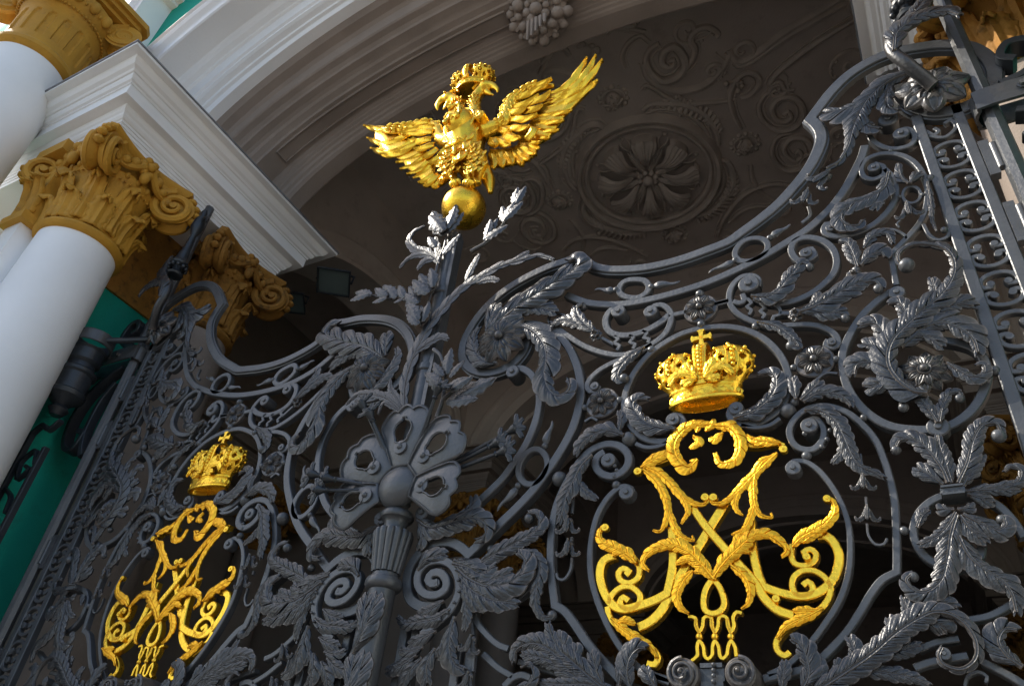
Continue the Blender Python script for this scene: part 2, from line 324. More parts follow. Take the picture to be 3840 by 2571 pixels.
# traced outlines of ironwork and stucco, in millimetres
TRACE = [
('B','frame_bar','i',56,90,60,0,0,1,'1079,5224 1160,5112 1249,5048 1356,5002 1511,4960 1661,4943 1817,4947 1951,4965 2092,4991 2189,5046 2304,5116 2420,5202 2520,5304 2614,5418 2682,5529 2732,5651 2741,5744 2727,5821 2697,5899* 2764,5990 2861,6115 2969,6216 3090,6282 3204,6310 3311,6305 3436,6270 3554,6219 3660,6136 3721,6012 3739,5863 3715,5726 3654,5630 3568,5585 3481,5575 3384,5603 3310,5673 3261,5762 3235,5869 3239,5961'),
('B','frame_bar','i',63,0,60,0,0,1,'1079,5224* 976,5210 839,5200 678,5160 540,5105 417,5023 322,4920 254,4803 218,4680 234,4547 310,4441 423,4378 538,4366 634,4395 703,4469 727,4561 694,4658 642,4723'),
('B','frame_bar','i',52,60,60,0,0,0,'641,4730 722,4714 815,4675 920,4594 1018,4473 1083,4340 1126,4205 1144,4070 1136,3955 1112,3847 1071,3744 1020,3654 970,3576 886,3461 792,3363 688,3271 594,3184 507,3109* 452,3154 376,3192 283,3202 205,3178 144,3120 109,3043 120,2955 154,2884 224,2838 306,2825 370,2846'),
('B','scroll_bar','i',49,0,45,0,0,0,'650,4352 716,4343 787,4283 837,4191 865,4085 863,3978 842,3876 800,3760 739,3660 671,3563 591,3487 501,3413 419,3358 343,3320'),
('K','scroll_knob','i',656,4324,48,110,-15),
('B','oval_ring','i',39,0,45,0,1,0,'851,3722 906,3708 949,3651 958,3587 932,3525 887,3494 829,3504 782,3556 771,3626 800,3690'),
('B','scroll_bar','i',52,0,50,0,0,0,'997,4888 1065,4834 1154,4772 1270,4722 1393,4688 1560,4672 1751,4675 1937,4695 2120,4738 2300,4798 2426,4857 2535,4909 2627,4974 2722,5063 2804,5171 2872,5287 2931,5397 2967,5492'),
('B','oval_ring','i',42,0,45,0,1,0,'1477,4871 1551,4837 1578,4778 1561,4734 1502,4709 1422,4742 1378,4797 1385,4852 1420,4877'),
('B','oval_ring','i',38,0,45,0,1,0,'2237,4964 2297,4938 2325,4888 2313,4830 2266,4792 2204,4785 2149,4811 2129,4864 2143,4916 2182,4955'),
('W','flame_spindle','i',1355,4823,1197,4872,34),
('W','flame_spindle','i',1595,4773,1782,4766,35),
('W','flame_spindle','i',2126,4822,1959,4773,31),
('W','flame_spindle','i',2342,4932,2470,5007,33),
('W','flame_spindle','i',930,3733,963,3906,34),
('W','flame_spindle','i',779,3497,658,3352,35),
('B','scroll_bar','i',45,0,45,0,0,0,'1378,4653 1323,4657 1289,4593 1307,4504 1368,4447 1465,4421 1560,4430 1654,4470 1705,4511'),
('B','scroll_bar','i',39,0,45,0,0,0,'1594,4584 1613,4608 1665,4599 1711,4538 1714,4462 1680,4380 1605,4322 1494,4283 1390,4285 1273,4333 1150,4416 1053,4506 951,4613 891,4680'),
('K','scroll_knob','i',1380,4623,46,100,-15),
('K','scroll_knob','i',1592,4561,45,100,-15),
('B','cusped_link','i',23,0,35,0,0,0,'1353,4439 1378,4409 1354,4387 1389,4355 1370,4326'),
('B','cusped_link','i',22,0,35,0,0,0,'1450,4419 1479,4394 1456,4366 1489,4340 1475,4310'),
('B','cusped_link','i',22,0,35,0,0,0,'1536,4431 1564,4406 1545,4377 1578,4357 1569,4331'),
('B','scroll_bar','i',39,35,45,0,0,0,'1596,4313 1503,4270 1419,4252 1334,4234 1253,4198 1197,4145 1185,4099 1206,4062 1244,4059 1262,4087'),
('K','scroll_knob','i',1240,4082,28,50,-15),
('L','acanthus_leaf','i',44,5,-15,'','1555,4291 1481,4243 1426,4191 1394,4133 1399,4089 1427,4078'),
('S','ball','i',1429,4092,30,-25),
('B','scroll_bar','i',35,0,45,0,0,0,'1733,4503 1811,4501'),
('B','scroll_bar','i',35,0,45,0,0,0,'1985,4510 2064,4512'),
('S','ball','i',1899,4617,27,-5),
('S','ball','i',1898,4382,26,-5),
('B','scroll_bar','i',40,0,45,0,0,0,'1709,3792 1748,3780 1765,3734 1749,3677 1695,3640 1620,3644 1544,3680 1484,3744 1439,3835 1425,3948 1448,4057 1499,4156 1577,4246 1678,4308 1796,4349 1929,4350 2056,4321 2167,4258 2256,4164 2315,4048 2338,3926 2327,3826 2286,3743 2221,3688 2148,3660 2080,3666 2033,3697 2018,3746 2039,3788'),
('B','scroll_bar','i',24,0,45,0,0,0,'1497,3651 1557,3618 1632,3614 1699,3639'),
('B','scroll_bar','i',22,0,45,0,0,0,'2269,3666 2214,3636 2140,3635 2074,3663'),
('K','scroll_knob','i',1713,3759,39,70,-15),
('K','scroll_knob','i',2057,3762,39,70,-15),
('L','acanthus_leaf','i',55,7,-15,'','1729,3690 1647,3712 1571,3752 1515,3821 1488,3890 1515,3922 1572,3913'),
('L','acanthus_leaf','i',54,7,-15,'','2042,3700 2127,3709 2206,3750 2261,3812 2279,3883 2254,3934 2197,3944'),
('S','ball','i',1455,3696,45,0),
('S','ball','i',1121,4753,32,0),
('S','ball','i',1591,4275,28,0),
('S','ball','i',1396,3959,23,0),
('S','ball','i',1177,3952,22,0),
('S','ball','i',2311,3711,42,0),
('S','ball','i',2351,3750,22,0),
('S','ball','i',2371,3962,20,0),
('S','ball','i',2581,3964,21,0),
('S','ball','i',2656,3598,19,0),
('S','ball','i',3242,4388,19,0),
('S','ball','i',3241,3742,25,0),
('S','ball','i',2204,4287,26,0),
('S','ball','i',1038,3509,45,0),
('S','ball','i',650,3126,25,0),
('S','ball','i',1005,2950,20,0),
('S','ball','i',3093,5382,16,0),
('S','ball','i',3244,5075,24,0),
('S','ball','i',2723,3011,20,0),
('R','rosette','i',1897,4502,104),
('R','rosette','i',1287,3961,103),
('R','rosette','i',2477,3977,101),
('B','scroll_bar','i',21,0,45,0,0,0,'1350,4376 1269,4449'),
('L','bud_leaf','i',48,5,-20,'','1241,4477 1172,4550 1116,4639 1097,4713 1130,4741'),
('L','bud_leaf','i',49,5,-15,'','1202,4534 1096,4599 1009,4635 919,4629'),
('B','scroll_bar','i',14,0,20,0,0,0,'916,4641 880,4689 887,4738 964,4729 1043,4662 1100,4597'),
('F','calyx','i',1229,4478,46,6,-15),
('L','acanthus_leaf','i',119,12,-35,'','438,4662 532,4740 617,4801 726,4856 834,4903 941,4963 1037,5020 1094,5076 1080,5144 1024,5149'),
('L','acanthus_leaf','i',63,4,-30,'','424,4695 446,4794 477,4920'),
('L','acanthus_leaf','i',71,5,-30,'','591,4806 728,4806 843,4773 946,4717'),
('L','acanthus_leaf','i',60,6,-25,'','547,4399 433,4450 352,4564 330,4672 354,4750'),
('F','flower','i',561,4593,203,9,-50),
('L','acanthus_leaf','i',84,11,-35,'','676,4681 796,4592 882,4471 919,4344 913,4231 943,4112 1008,4039 1072,4047 1093,4096 1066,4135'),
('L','acanthus_leaf','i',51,6,-15,'','1433,3706 1353,3744 1263,3736 1192,3695 1149,3630'),
('L','acanthus_leaf','i',32,4,-15,'','1406,3735 1418,3800 1404,3867'),
('B','scroll_bar','i',16,0,20,0,0,0,'1262,3844 1223,3871 1182,3852'),
('B','scroll_bar','i',45,0,45,0,0,0,'1436,2415 1392,2458 1316,2527 1251,2597 1184,2685 1124,2754 1068,2787* 1040,2919 1022,3057 1019,3191 1032,3320 1069,3431 1118,3525 1168,3602 1233,3658 1322,3679 1402,3653 1450,3594 1451,3530 1418,3490 1359,3472 1297,3499 1262,3550 1269,3605 1311,3631'),
('K','scroll_knob','i',1341,3567,43,110,-15),
('S','berry','i',1375,3533,13,0),
('S','berry','i',1388,3503,13,0),
('S','berry','i',1376,3469,13,0),
('B','scroll_bar','i',33,0,45,0,0,0,'2071,2416 2145,2429 2237,2451 2306,2487 2372,2541 2433,2599 2490,2670 2542,2741 2598,2801 2661,2831* 2675,2905 2690,2997 2702,3079 2711,3163 2711,3258 2704,3358 2687,3463 2644,3560 2583,3644 2501,3695 2424,3702 2356,3667 2311,3605 2309,3537 2341,3483 2401,3465 2451,3504 2467,3568 2440,3629 2393,3625'),
('K','scroll_knob','i',2405,3592,42,110,-15),
('S','berry','i',2496,3605,14,0),
('S','berry','i',2496,3555,13,0),
('S','berry','i',2475,3508,13,0),
('S','berry','i',2447,3472,13,0),
('S','berry','i',2378,3559,14,0),
('S','ball','i',2370,3436,24,0),
('S','ball','i',1386,3416,26,0),
('B','scroll_bar','i',33,0,45,0,0,0,'1438,3342 1471,3351 1470,3383 1416,3400 1345,3354 1288,3267 1259,3157 1249,3036 1261,2918 1297,2802 1348,2691 1403,2598 1464,2522 1521,2471 1592,2438 1660,2418'),
('K','scroll_knob','i',1450,3357,42,60,-15),
('B','scroll_bar','i',26,0,45,0,0,0,'2305,3361 2284,3388 2308,3414 2368,3399 2422,3339 2463,3256 2490,3170 2504,3074 2499,2976 2479,2869 2446,2780 2404,2706 2353,2640 2297,2575 2236,2516 2169,2464 2093,2430'),
('K','scroll_knob','i',2303,3372,37,60,-15),
('L','acanthus_leaf','i',53,10,-25,'','1251,3604 1191,3539 1155,3462 1116,3377 1095,3283 1077,3221'),
('L','acanthus_leaf','i',32,4,-20,'','1157,3473 1214,3393 1286,3335'),
('L','acanthus_leaf','i',43,11,-25,'','2397,3674 2465,3656 2524,3585 2547,3506 2562,3431 2578,3365 2603,3322 2643,3293 2686,3257'),
('L','acanthus_leaf','i',27,4,-20,'','2555,3475 2532,3414 2486,3366'),
('C','bell_flower','i',1142,3203,69,-4),
('C','bell_flower','i',1152,3074,67,-4),
('C','bell_flower','i',2603,3242,54,-8),
('C','bell_flower','i',2596,3090,52,-8),
('B','pendant_stem','i',14,0,18,0,0,0,'1135,3422 1134,3281'),
('B','pendant_stem','i',14,0,18,0,0,0,'1141,3145 1140,3120'),
('B','pendant_stem','i',14,0,18,0,0,0,'1148,3030 1145,2966 1113,2918 1077,2925 1066,2953'),
('B','pendant_stem','i',10,0,18,0,0,0,'2610,3405 2605,3312'),
('B','pendant_stem','i',10,0,18,0,0,0,'2598,3185 2594,3149'),
('B','pendant_stem','i',10,0,18,0,0,0,'2582,3058 2579,3002 2602,2958 2635,2959 2650,2981'),
('B','scroll_bar','i',43,0,40,0,0,0,'2532,4688 2567,4705 2557,4756 2524,4755'),
('B','scroll_bar','i',41,0,45,0,0,0,'2534,4670 2477,4701 2451,4781 2477,4851 2545,4859 2621,4810 2671,4727 2681,4631 2656,4549 2602,4489 2525,4436 2435,4409 2355,4412 2276,4441 2213,4487'),
('K','scroll_knob','i',2528,4729,35,60,-15),
('B','scroll_bar','i',36,0,45,0,0,0,'2238,4571 2247,4626 2212,4666 2152,4674 2097,4627 2071,4553 2078,4471 2121,4392 2199,4316 2275,4265 2376,4245 2475,4223 2546,4186 2597,4125 2606,4063 2578,4043 2549,4068 2563,4094'),
('K','scroll_knob','i',2192,4596,61,80,-15),
('K','scroll_knob','i',2577,4070,23,50,-15),
('B','scroll_bar','i',35,0,35,0,0,0,'2091,4501 2128,4479 2155,4494 2150,4541'),
('B','cusped_link','i',20,0,35,0,0,0,'2172,4500 2194,4459 2167,4439 2190,4405 2171,4378'),
('B','cusped_link','i',20,0,35,0,0,0,'2243,4445 2264,4405 2238,4386 2259,4352 2241,4331'),
('B','cusped_link','i',20,0,35,0,0,0,'2318,4411 2342,4372 2338,4330 2306,4328 2295,4300'),
('B','scroll_bar','i',29,0,45,0,0,0,'2343,4341 2393,4325'),
('B','scroll_bar','i',35,0,45,0,0,0,'1994,4513 2066,4515'),
('L','acanthus_leaf','i',52,7,-25,'','2202,4482 2282,4449 2350,4470 2405,4531 2461,4592 2498,4637 2535,4607'),
('S','ball','i',2535,4607,26,-25),
('L','acanthus_leaf','i',35,6,-20,'','2218,4295 2301,4241 2351,4186 2397,4113 2411,4070 2378,4088'),
('S','ball','i',2375,4093,28,-20),
('L','acanthus_leaf','i',75,8,-25,'','2441,4292 2520,4300 2600,4329 2688,4366 2774,4392 2839,4387 2861,4348'),
('S','ball','i',2850,4343,27,-30),
('L','acanthus_leaf','i',44,5,-20,'','2479,4290 2565,4250 2638,4234 2671,4209'),
('L','acanthus_leaf','i',32,4,-20,'','2497,4311 2533,4353 2547,4402'),
('F','calyx','i',2422,4299,45,6,-20),
('S','ball','i',2663,4201,25,-20),
('L','acanthus_leaf','i',43,5,-20,'','2775,4520 2767,4617 2750,4709 2714,4734'),
('L','acanthus_leaf','i',54,5,-20,'','2791,4526 2847,4573 2901,4582 2917,4548'),
('L','acanthus_leaf','i',34,5,-10,'','2825,4651 2886,4721 2953,4719 2973,4643'),
('B','scroll_bar','i',16,0,20,0,0,0,'2844,4711 2914,4761 2989,4756 3038,4697 3042,4661'),
('F','calyx','i',2749,4474,53,6,-20),
('S','ball','i',2766,4512,23,-20),
('L','acanthus_leaf','i',35,4,-15,'','2361,3750 2361,3809 2358,3884'),
('L','acanthus_leaf','i',39,5,-15,'','2382,3741 2437,3783 2487,3836'),
('L','acanthus_leaf','i',41,6,-15,'','2395,3729 2477,3761 2558,3735 2599,3688 2608,3660'),
('B','scroll_bar','i',13,0,20,0,0,0,'2470,3859 2521,3889 2576,3876'),
('B','scroll_bar','i',43,0,50,0,0,0,'2931,4316 2897,4322 2833,4284 2749,4213 2676,4113 2621,4002 2605,3893 2611,3782 2643,3679 2696,3592 2763,3530 2845,3497 2929,3482 3009,3492 3091,3540 3156,3615 3203,3711 3214,3801 3192,3876 3140,3925 3072,3961'),
('K','scroll_knob','i',2930,4301,41,90,-15),
('L','acanthus_leaf','i',78,16,-45,'s','2946,3643 2894,3662 2847,3719 2817,3804 2821,3884 2859,3966 2933,4039 3012,4103 3097,4164 3166,4241 3208,4328 3214,4418 3186,4491 3107,4546 3037,4555 2987,4518 2978,4467 3010,4446'),
('S','ball','i',3007,4448,41,-50),
('L','acanthus_leaf','i',57,5,-35,'','2827,3907 2826,4019 2793,4104 2727,4113'),
('L','acanthus_leaf','i',50,5,-35,'','2818,3855 2780,3946 2719,3999'),
('L','acanthus_leaf','i',54,5,-35,'','2817,3811 2746,3868 2676,3875 2650,3823'),
('L','acanthus_leaf','i',51,5,-35,'','2836,3737 2770,3734 2703,3731'),
('L','acanthus_leaf','i',44,5,-35,'','2938,4036 2944,4120 2928,4203 2882,4217'),
('L','acanthus_leaf','i',43,5,-35,'','3040,4112 3093,4213 3102,4320'),
('L','acanthus_leaf','i',62,6,-35,'','2996,4058 3098,4105 3179,4119 3238,4097'),
('L','acanthus_leaf','i',67,7,-35,'','2946,4006 3069,4028 3152,3969 3192,3896 3194,3825'),
('L','acanthus_leaf','i',50,5,-35,'','2886,3938 2980,3978 3060,3894'),
('F','flower','i',2959,3774,123,10,-35),
('L','acanthus_leaf','i',31,6,-30,'','3059,3801 3101,3740 3146,3696 3191,3711 3199,3755 3173,3761'),
('L','acanthus_leaf','i',33,6,-25,'','2955,3496 2935,3564 2905,3631 2856,3641 2830,3605'),
('L','acanthus_leaf','i',26,5,-25,'','2963,3494 2991,3569 3032,3633 3071,3633 3069,3609'),
('S','ball','i',2834,3608,24,-25),
('S','ball','i',3069,3609,22,-25),
('K','collar','i',2954,3485,49,60,-10),
('L','acanthus_leaf','i',49,8,-30,'','2935,3190 2926,3256 2896,3342 2850,3410 2792,3428 2759,3387'),
('S','ball','i',2762,3387,23,-30),
('L','acanthus_leaf','i',35,7,-30,'','2946,3188 2943,3282 2938,3357 2943,3425'),
('L','acanthus_leaf','i',44,8,-30,'','2973,3184 3026,3269 3072,3372 3122,3439 3174,3444 3185,3397'),
('S','ball','i',3172,3389,31,-35),
('L','acanthus_leaf','i',41,5,-25,'','2917,3188 2879,3229 2831,3284'),
('L','acanthus_leaf','i',34,5,-25,'','2987,3171 3043,3248 3091,3305'),
('L','acanthus_leaf','i',28,6,-20,'','2993,3148 3064,3145 3132,3133 3185,3132'),
('L','acanthus_leaf','i',24,5,-20,'','3053,3143 3136,3153 3188,3166 3210,3211 3184,3236 3153,3220'),
('L','acanthus_leaf','i',31,4,-20,'','2996,3137 3043,3104 3077,3086'),
('X','clasp','i',2943,3148,94,44),
('S','berry','i',2906,3143,14,-45),
('S','berry','i',2927,3143,14,-45),
('S','berry','i',2949,3143,14,-45),
('S','berry','i',2970,3143,14,-45),
('B','scroll_bar','i',34,0,45,0,0,0,'3150,2936 3132,3009 3097,3079 3043,3127 2965,3152 2896,3150 2832,3119 2780,3063 2757,2997 2761,2937 2785,2885 2825,2850 2878,2832 2934,2840 2978,2871 2995,2910'),
('L','acanthus_leaf','i',34,6,-35,'','2933,3050 2893,2994 2846,2953 2773,2926'),
('L','acanthus_leaf','i',51,11,-35,'','2935,3036 2894,2948 2865,2861 2824,2771 2767,2726 2718,2730 2694,2775 2715,2798'),
('L','acanthus_leaf','i',34,5,-35,'','2946,3035 2970,2972 3012,2910'),
('L','acanthus_leaf','i',40,7,-35,'','2958,3040 3008,2994 3062,2956 3099,2978 3091,3008'),
('L','acanthus_leaf','i',49,9,-35,'','2921,2945 2940,2860 2982,2795 3028,2750 3049,2695 3047,2627'),
('L','acanthus_leaf','i',27,3,-35,'','2931,3067 2903,3067 2892,3092'),
('L','acanthus_leaf','i',24,3,-35,'','2942,3065 2975,3065 2991,3086'),
('S','ball','i',2720,2794,22,-35),
('S','ball','i',3090,3005,21,-35),
('L','acanthus_leaf','i',26,5,-15,'','2776,3009 2802,3054 2837,3084'),
('B','scroll_bar','i',27,0,45,0,0,0,'3089,2699 3038,2670 2958,2632 2879,2619'),
('B','scroll_bar','i',27,0,45,0,0,0,'2684,2515 2752,2539 2832,2550'),
('B','scroll_bar','i',29,0,45,0,0,0,'2655,2446 2711,2464 2780,2476 2848,2485'),
('B','scroll_bar','i',28,0,45,0,0,0,'2893,2462 2944,2428 2992,2391 3029,2354'),
('L','acanthus_leaf','i',58,18,-45,'s','2261,2341 2328,2374 2395,2412 2461,2450 2529,2494 2592,2543 2648,2581 2707,2613 2770,2636 2830,2621 2871,2576 2887,2514 2869,2455 2817,2422 2765,2437 2751,2470 2768,2502'),
('L','acanthus_leaf','i',32,6,-28,'','2647,2586 2669,2644 2670,2711'),
('L','acanthus_leaf','i',39,6,-28,'','2688,2602 2752,2658 2799,2678 2852,2658'),
('L','acanthus_leaf','i',33,5,-28,'','2585,2543 2598,2589 2595,2630'),
('L','acanthus_leaf','i',45,6,-28,'','2712,2618 2771,2592 2797,2568'),
('L','acanthus_leaf','i',36,7,-28,'','2429,2433 2449,2495 2437,2560'),
('L','acanthus_leaf','i',33,6,-28,'','2527,2493 2615,2501 2693,2521'),
('L','acanthus_leaf','i',31,6,-28,'','2441,2438 2547,2419 2628,2401 2695,2373'),
('L','acanthus_leaf','i',25,4,-28,'','2355,2389 2374,2440 2373,2475'),
('L','acanthus_leaf','i',48,7,-28,'','2225,2357 2262,2419 2259,2490 2241,2538 2208,2564'),
('L','acanthus_leaf','i',29,5,-28,'','2144,2358 2163,2427 2168,2475'),
('L','acanthus_leaf','i',28,5,-28,'','2263,2379 2304,2430 2310,2476'),
('L','acanthus_leaf','i',44,6,-28,'','3016,2430 2978,2468 2962,2522 2992,2565 3031,2563'),
('K','scroll_knob','i',2770,2481,24,60,-50),
('B','scroll_bar','i',12,0,30,0,0,0,'2814,2374 2831,2409 2870,2425 2895,2408 2885,2387'),
('V','volute','i',1752,2416,68,1),
('V','volute','i',1998,2415,65,-1),
('X','clasp','i',1867,2421,107,94),
('S','berry','i',1881,2457,10,-75),
('S','berry','i',1880,2434,10,-75),
('S','berry','i',1879,2412,10,-75),
('S','berry','i',1877,2389,10,-75),
('B','scroll_bar','i',32,0,45,0,0,0,'1592,2435 1660,2408'),
('L','acanthus_leaf','i',55,8,-28,'','1376,2368 1286,2433 1207,2495 1134,2552 1086,2617 1056,2682'),
('L','acanthus_leaf','i',52,8,-28,'','1256,2434 1177,2482 1095,2546 1020,2584 946,2587 891,2560 884,2511'),
('L','acanthus_leaf','i',41,6,-28,'','1193,2475 1098,2505 1033,2520 926,2545'),
('L','acanthus_leaf','i',40,6,-28,'','1317,2394 1226,2428 1131,2477 1018,2507'),
('L','acanthus_leaf','i',43,6,-28,'','1361,2388 1330,2439 1314,2485 1289,2533'),
('L','acanthus_leaf','i',52,7,-28,'','1490,2373 1475,2442 1489,2507 1524,2545 1560,2550'),
('L','acanthus_leaf','i',37,5,-28,'','1614,2371 1580,2421 1567,2466'),
('L','acanthus_leaf','i',40,5,-28,'','1433,2387 1446,2443 1453,2501'),
('L','acanthus_leaf','i',42,6,-28,'','1419,2367 1273,2395 1152,2397 1027,2409'),
('L','acanthus_leaf','i',38,4,-28,'','1152,2510 1148,2572 1105,2630'),
('L','acanthus_leaf','i',37,4,-28,'','1216,2475 1213,2529 1180,2564'),
('B','scroll_bar','i',35,0,45,0,0,0,'820,2403 865,2442 913,2455 963,2441'),
('L','acanthus_leaf','i',29,3,-45,'s','911,2383 982,2395 1009,2441 980,2490 933,2477'),
('B','scroll_bar','i',27,0,45,10,0,0,'884,2521 1002,2490 1099,2461'),
('B','scroll_bar','i',32,0,45,0,0,0,'680,2561 775,2493 864,2449'),
('L','acanthus_leaf','i',36,11,-20,'','840,3100 934,3049 984,2980 976,2886 975,2801 1014,2731 1057,2722 1071,2743'),
('S','ball','i',1064,2732,25,-20),
('B','scroll_bar','i',33,0,45,10,0,0,'696,2813 810,2829 900,2886 953,2970 938,3044 860,3106'),
('L','acanthus_leaf','i',54,11,-25,'','443,3066 575,3021 682,3062 804,3114 899,3159 962,3212 942,3280 886,3300'),
('S','ball','i',884,3273,29,-25),
('L','acanthus_leaf','i',65,10,-30,'','138,3339 235,3281 338,3279 437,3291 535,3303 620,3257 629,3194 574,3173'),
('L','acanthus_leaf','i',46,5,-25,'','150,3321 192,3242 188,3160'),
('K','scroll_knob','i',155,3390,49,80,-30),
('L','acanthus_leaf','i',50,5,-25,'','443,3297 503,3364 501,3440'),
('B','beaded_stem','i',48,0,50,-40,0,0,'357,2944 319,2939 288,2966 307,2999 361,2999 408,2957 413,2903 360,2873 280,2887 224,2941 214,3011 264,3063 347,3073 427,3040 482,2972 504,2896 492,2832 456,2771 390,2719 307,2661'),
('K','scroll_knob','i',342,2941,27,50,-35),
('S','berry','i',477,3000,9,-55),
('S','berry','i',501,2940,9,-55),
('S','berry','i',514,2878,9,-55),
('S','berry','i',494,2819,9,-55),
('S','berry','i',461,2766,9,-55),
('S','berry','i',421,2729,9,-55),
('L','acanthus_leaf','i',51,5,-35,'','209,3022 249,3070 316,3091 383,3102'),
('L','acanthus_leaf','i',57,7,-35,'','443,3045 544,3011 636,2966 713,3005'),
('L','acanthus_leaf','i',75,9,-35,'','483,3008 574,2942 692,2893 808,2896 882,2943 901,3014 851,3067'),
('L','acanthus_leaf','i',61,8,-35,'','504,2964 603,2875 720,2820 872,2791'),
('L','acanthus_leaf','i',46,6,-35,'','511,2922 589,2844 690,2775'),
('L','acanthus_leaf','i',44,5,-35,'','670,2919 740,2937 818,2964'),
('L','acanthus_leaf','i',42,7,-35,'','470,2787 395,2745 300,2732 202,2726 131,2765'),
('L','acanthus_leaf','i',40,6,-35,'','420,2837 357,2799 270,2775'),
('L','acanthus_leaf','i',38,6,-35,'','401,2676 332,2645 240,2615'),
('L','acanthus_leaf','i',37,6,-35,'','335,2595 263,2575 190,2589'),
('L','acanthus_leaf','i',44,6,-35,'','302,2557 216,2505 124,2480'),
('L','acanthus_leaf','i',33,5,-35,'','547,2858 574,2769 576,2674'),
('L','acanthus_leaf','i',56,8,-35,'','504,2745 500,2655 509,2567 553,2501 608,2476'),
('L','acanthus_leaf','i',35,5,-35,'','458,2623 446,2580 433,2542'),
('L','acanthus_leaf','i',52,6,-35,'','412,2587 381,2501 398,2416'),
('L','acanthus_leaf','i',46,6,-35,'','339,2540 279,2471 248,2397'),
('L','acanthus_leaf','i',31,5,-35,'','508,2926 584,2838 692,2774'),
('C','bell_flower','i',633,2610,66,-12),
('C','bell_flower','i',645,2431,63,-12),
('B','pendant_stem','i',16,0,25,0,0,0,'563,2840 604,2661'),
('B','pendant_stem','i',15,0,25,0,0,0,'624,2595 632,2477'),
('B','scroll_bar','i',33,0,45,0,0,0,'584,2792 621,2722 689,2657 760,2606 825,2582'),
('B','scroll_bar','i',33,0,45,0,0,0,'2991,5314 3032,5268 3025,5205 2970,5184 2921,5225 2918,5307 2959,5370 3036,5382 3118,5342 3182,5258 3215,5132 3213,4995 3180,4863 3132,4765 3074,4697 3012,4638 2950,4580* 2946,4496 2938,4361'),
('K','scroll_knob','i',2982,5268,36,80,-15),
('B','scroll_bar','i',39,0,45,0,0,0,'3036,5240 3063,5149 3056,5024 3007,4921 2928,4844 2844,4805 2764,4797 2695,4813 2647,4867 2665,4922 2708,4905'),
('K','scroll_knob','i',2686,4875,29,60,-15),
('L','acanthus_leaf','i',58,9,-25,'','3049,5167 3007,5057 2936,5012 2862,4993 2786,4973 2748,4902 2774,4838 2826,4818 2851,4850'),
('L','acanthus_leaf','i',43,4,-20,'','3005,5051 2962,4981 2935,4918'),
('B','oval_ring','i',18,0,45,0,1,0,'3141,5045 3169,5014 3172,4961 3149,4922 3116,4916 3090,4946 3086,4997 3108,5040'),
('S','ball','i',3069,4988,13,0),
('S','ball','i',3181,4959,13,0),
('C','bell_flower','i',3087,4833,73,0),
('L','acanthus_leaf','i',27,3,-15,'','3129,5053 3102,5115 3108,5236'),
('L','acanthus_leaf','i',33,3,-15,'','3136,5050 3166,5087 3188,5122'),
('B','scroll_bar','i',10,0,15,0,0,0,'3044,4811 3017,4786 3027,4759'),
('L','acanthus_leaf','i',17,6,-10,'','3222,5030 3205,4855 3187,4745 3189,4653'),
('B','scroll_bar','i',20,0,45,0,0,0,'3141,4738 3153,4654 3185,4603 3233,4613 3247,4663'),
('S','ball','i',3225,4652,19,-15),
('B','scroll_bar','i',34,0,45,0,0,0,'3189,5487 3186,5538 3223,5519 3237,5442 3198,5385 3119,5390 3058,5440 3014,5525 3004,5588'),
('K','scroll_knob','i',3171,5492,47,100,-15),
('L','acanthus_leaf','i',90,15,-40,'s','3321,5968 3235,5964 3141,5917 3048,5829 2972,5703 2919,5583 2875,5462 2809,5361 2732,5334'),
('L','acanthus_leaf','i',55,6,-35,'','3206,5948 3157,5836 3145,5721 3190,5674'),
('L','acanthus_leaf','i',87,6,-35,'','3067,5841 2957,5809 2887,5816 2793,5851'),
('L','acanthus_leaf','i',49,4,-35,'','2976,5707 3010,5601 3062,5560'),
('K','scroll_knob','i',3128,5671,59,80,0),
('C','bell_flower','i',2711,5263,94,-62),
('C','bell_flower','i',2593,5147,83,-25),
('B','scroll_bar','i',21,0,18,0,0,0,'2588,5104 2587,5027 2535,4984'),
('F','leaf_whorl','i',3396,5757,201,7,-60),
('B','cipher_stroke','m',45,0,45,8,0,0,'1685,3147 1688,3045 1686,2954 1671,2874 1655,2811* 1592,2783 1518,2762 1435,2749 1373,2778 1326,2848 1304,2925 1312,2987 1343,3015 1391,3026'),
('B','cipher_stroke','m',46,0,45,15,0,0,'1961,3248 1897,3157 1825,3049 1756,2951 1702,2867 1664,2798 1619,2731 1567,2685 1508,2660'),
('B','cipher_stroke','m',41,0,45,1,0,0,'1790,3247 1856,3132 1936,3018 2012,2913 2072,2828 2105,2758 2157,2702 2223,2672'),
('B','cipher_stroke','m',40,0,45,8,0,0,'2078,3141 2071,3052 2074,2964 2085,2878 2102,2814* 2158,2787 2220,2766 2281,2756 2345,2774 2401,2819 2433,2876 2444,2930 2433,2986 2404,3024 2366,3028'),
('B','cipher_stroke','m',27,0,45,8,0,0,'2395,2783 2372,2834 2333,2866 2283,2871 2241,2845 2230,2798 2251,2760 2301,2764 2317,2795 2299,2820 2275,2805'),
('B','cipher_stroke','m',27,0,45,8,0,0,'2252,2997 2242,2948 2252,2909 2292,2894 2335,2909 2349,2945 2327,2968 2299,2957 2310,2935'),
('B','cipher_stroke','m',31,0,45,8,0,0,'1358,2779 1372,2822 1418,2856 1472,2856 1516,2816 1512,2770 1473,2744 1431,2757 1416,2787 1434,2807 1461,2787'),
('B','cipher_stroke','m',32,0,45,8,0,0,'1479,3011 1514,2954 1509,2902 1464,2875 1417,2894 1405,2933 1432,2953 1460,2936 1444,2918'),
('B','cipher_stroke','m',28,0,45,8,0,0,'2390,2787 2379,2749 2345,2706 2289,2671 2231,2649 2178,2613 2139,2571 2138,2531 2167,2509 2189,2523'),
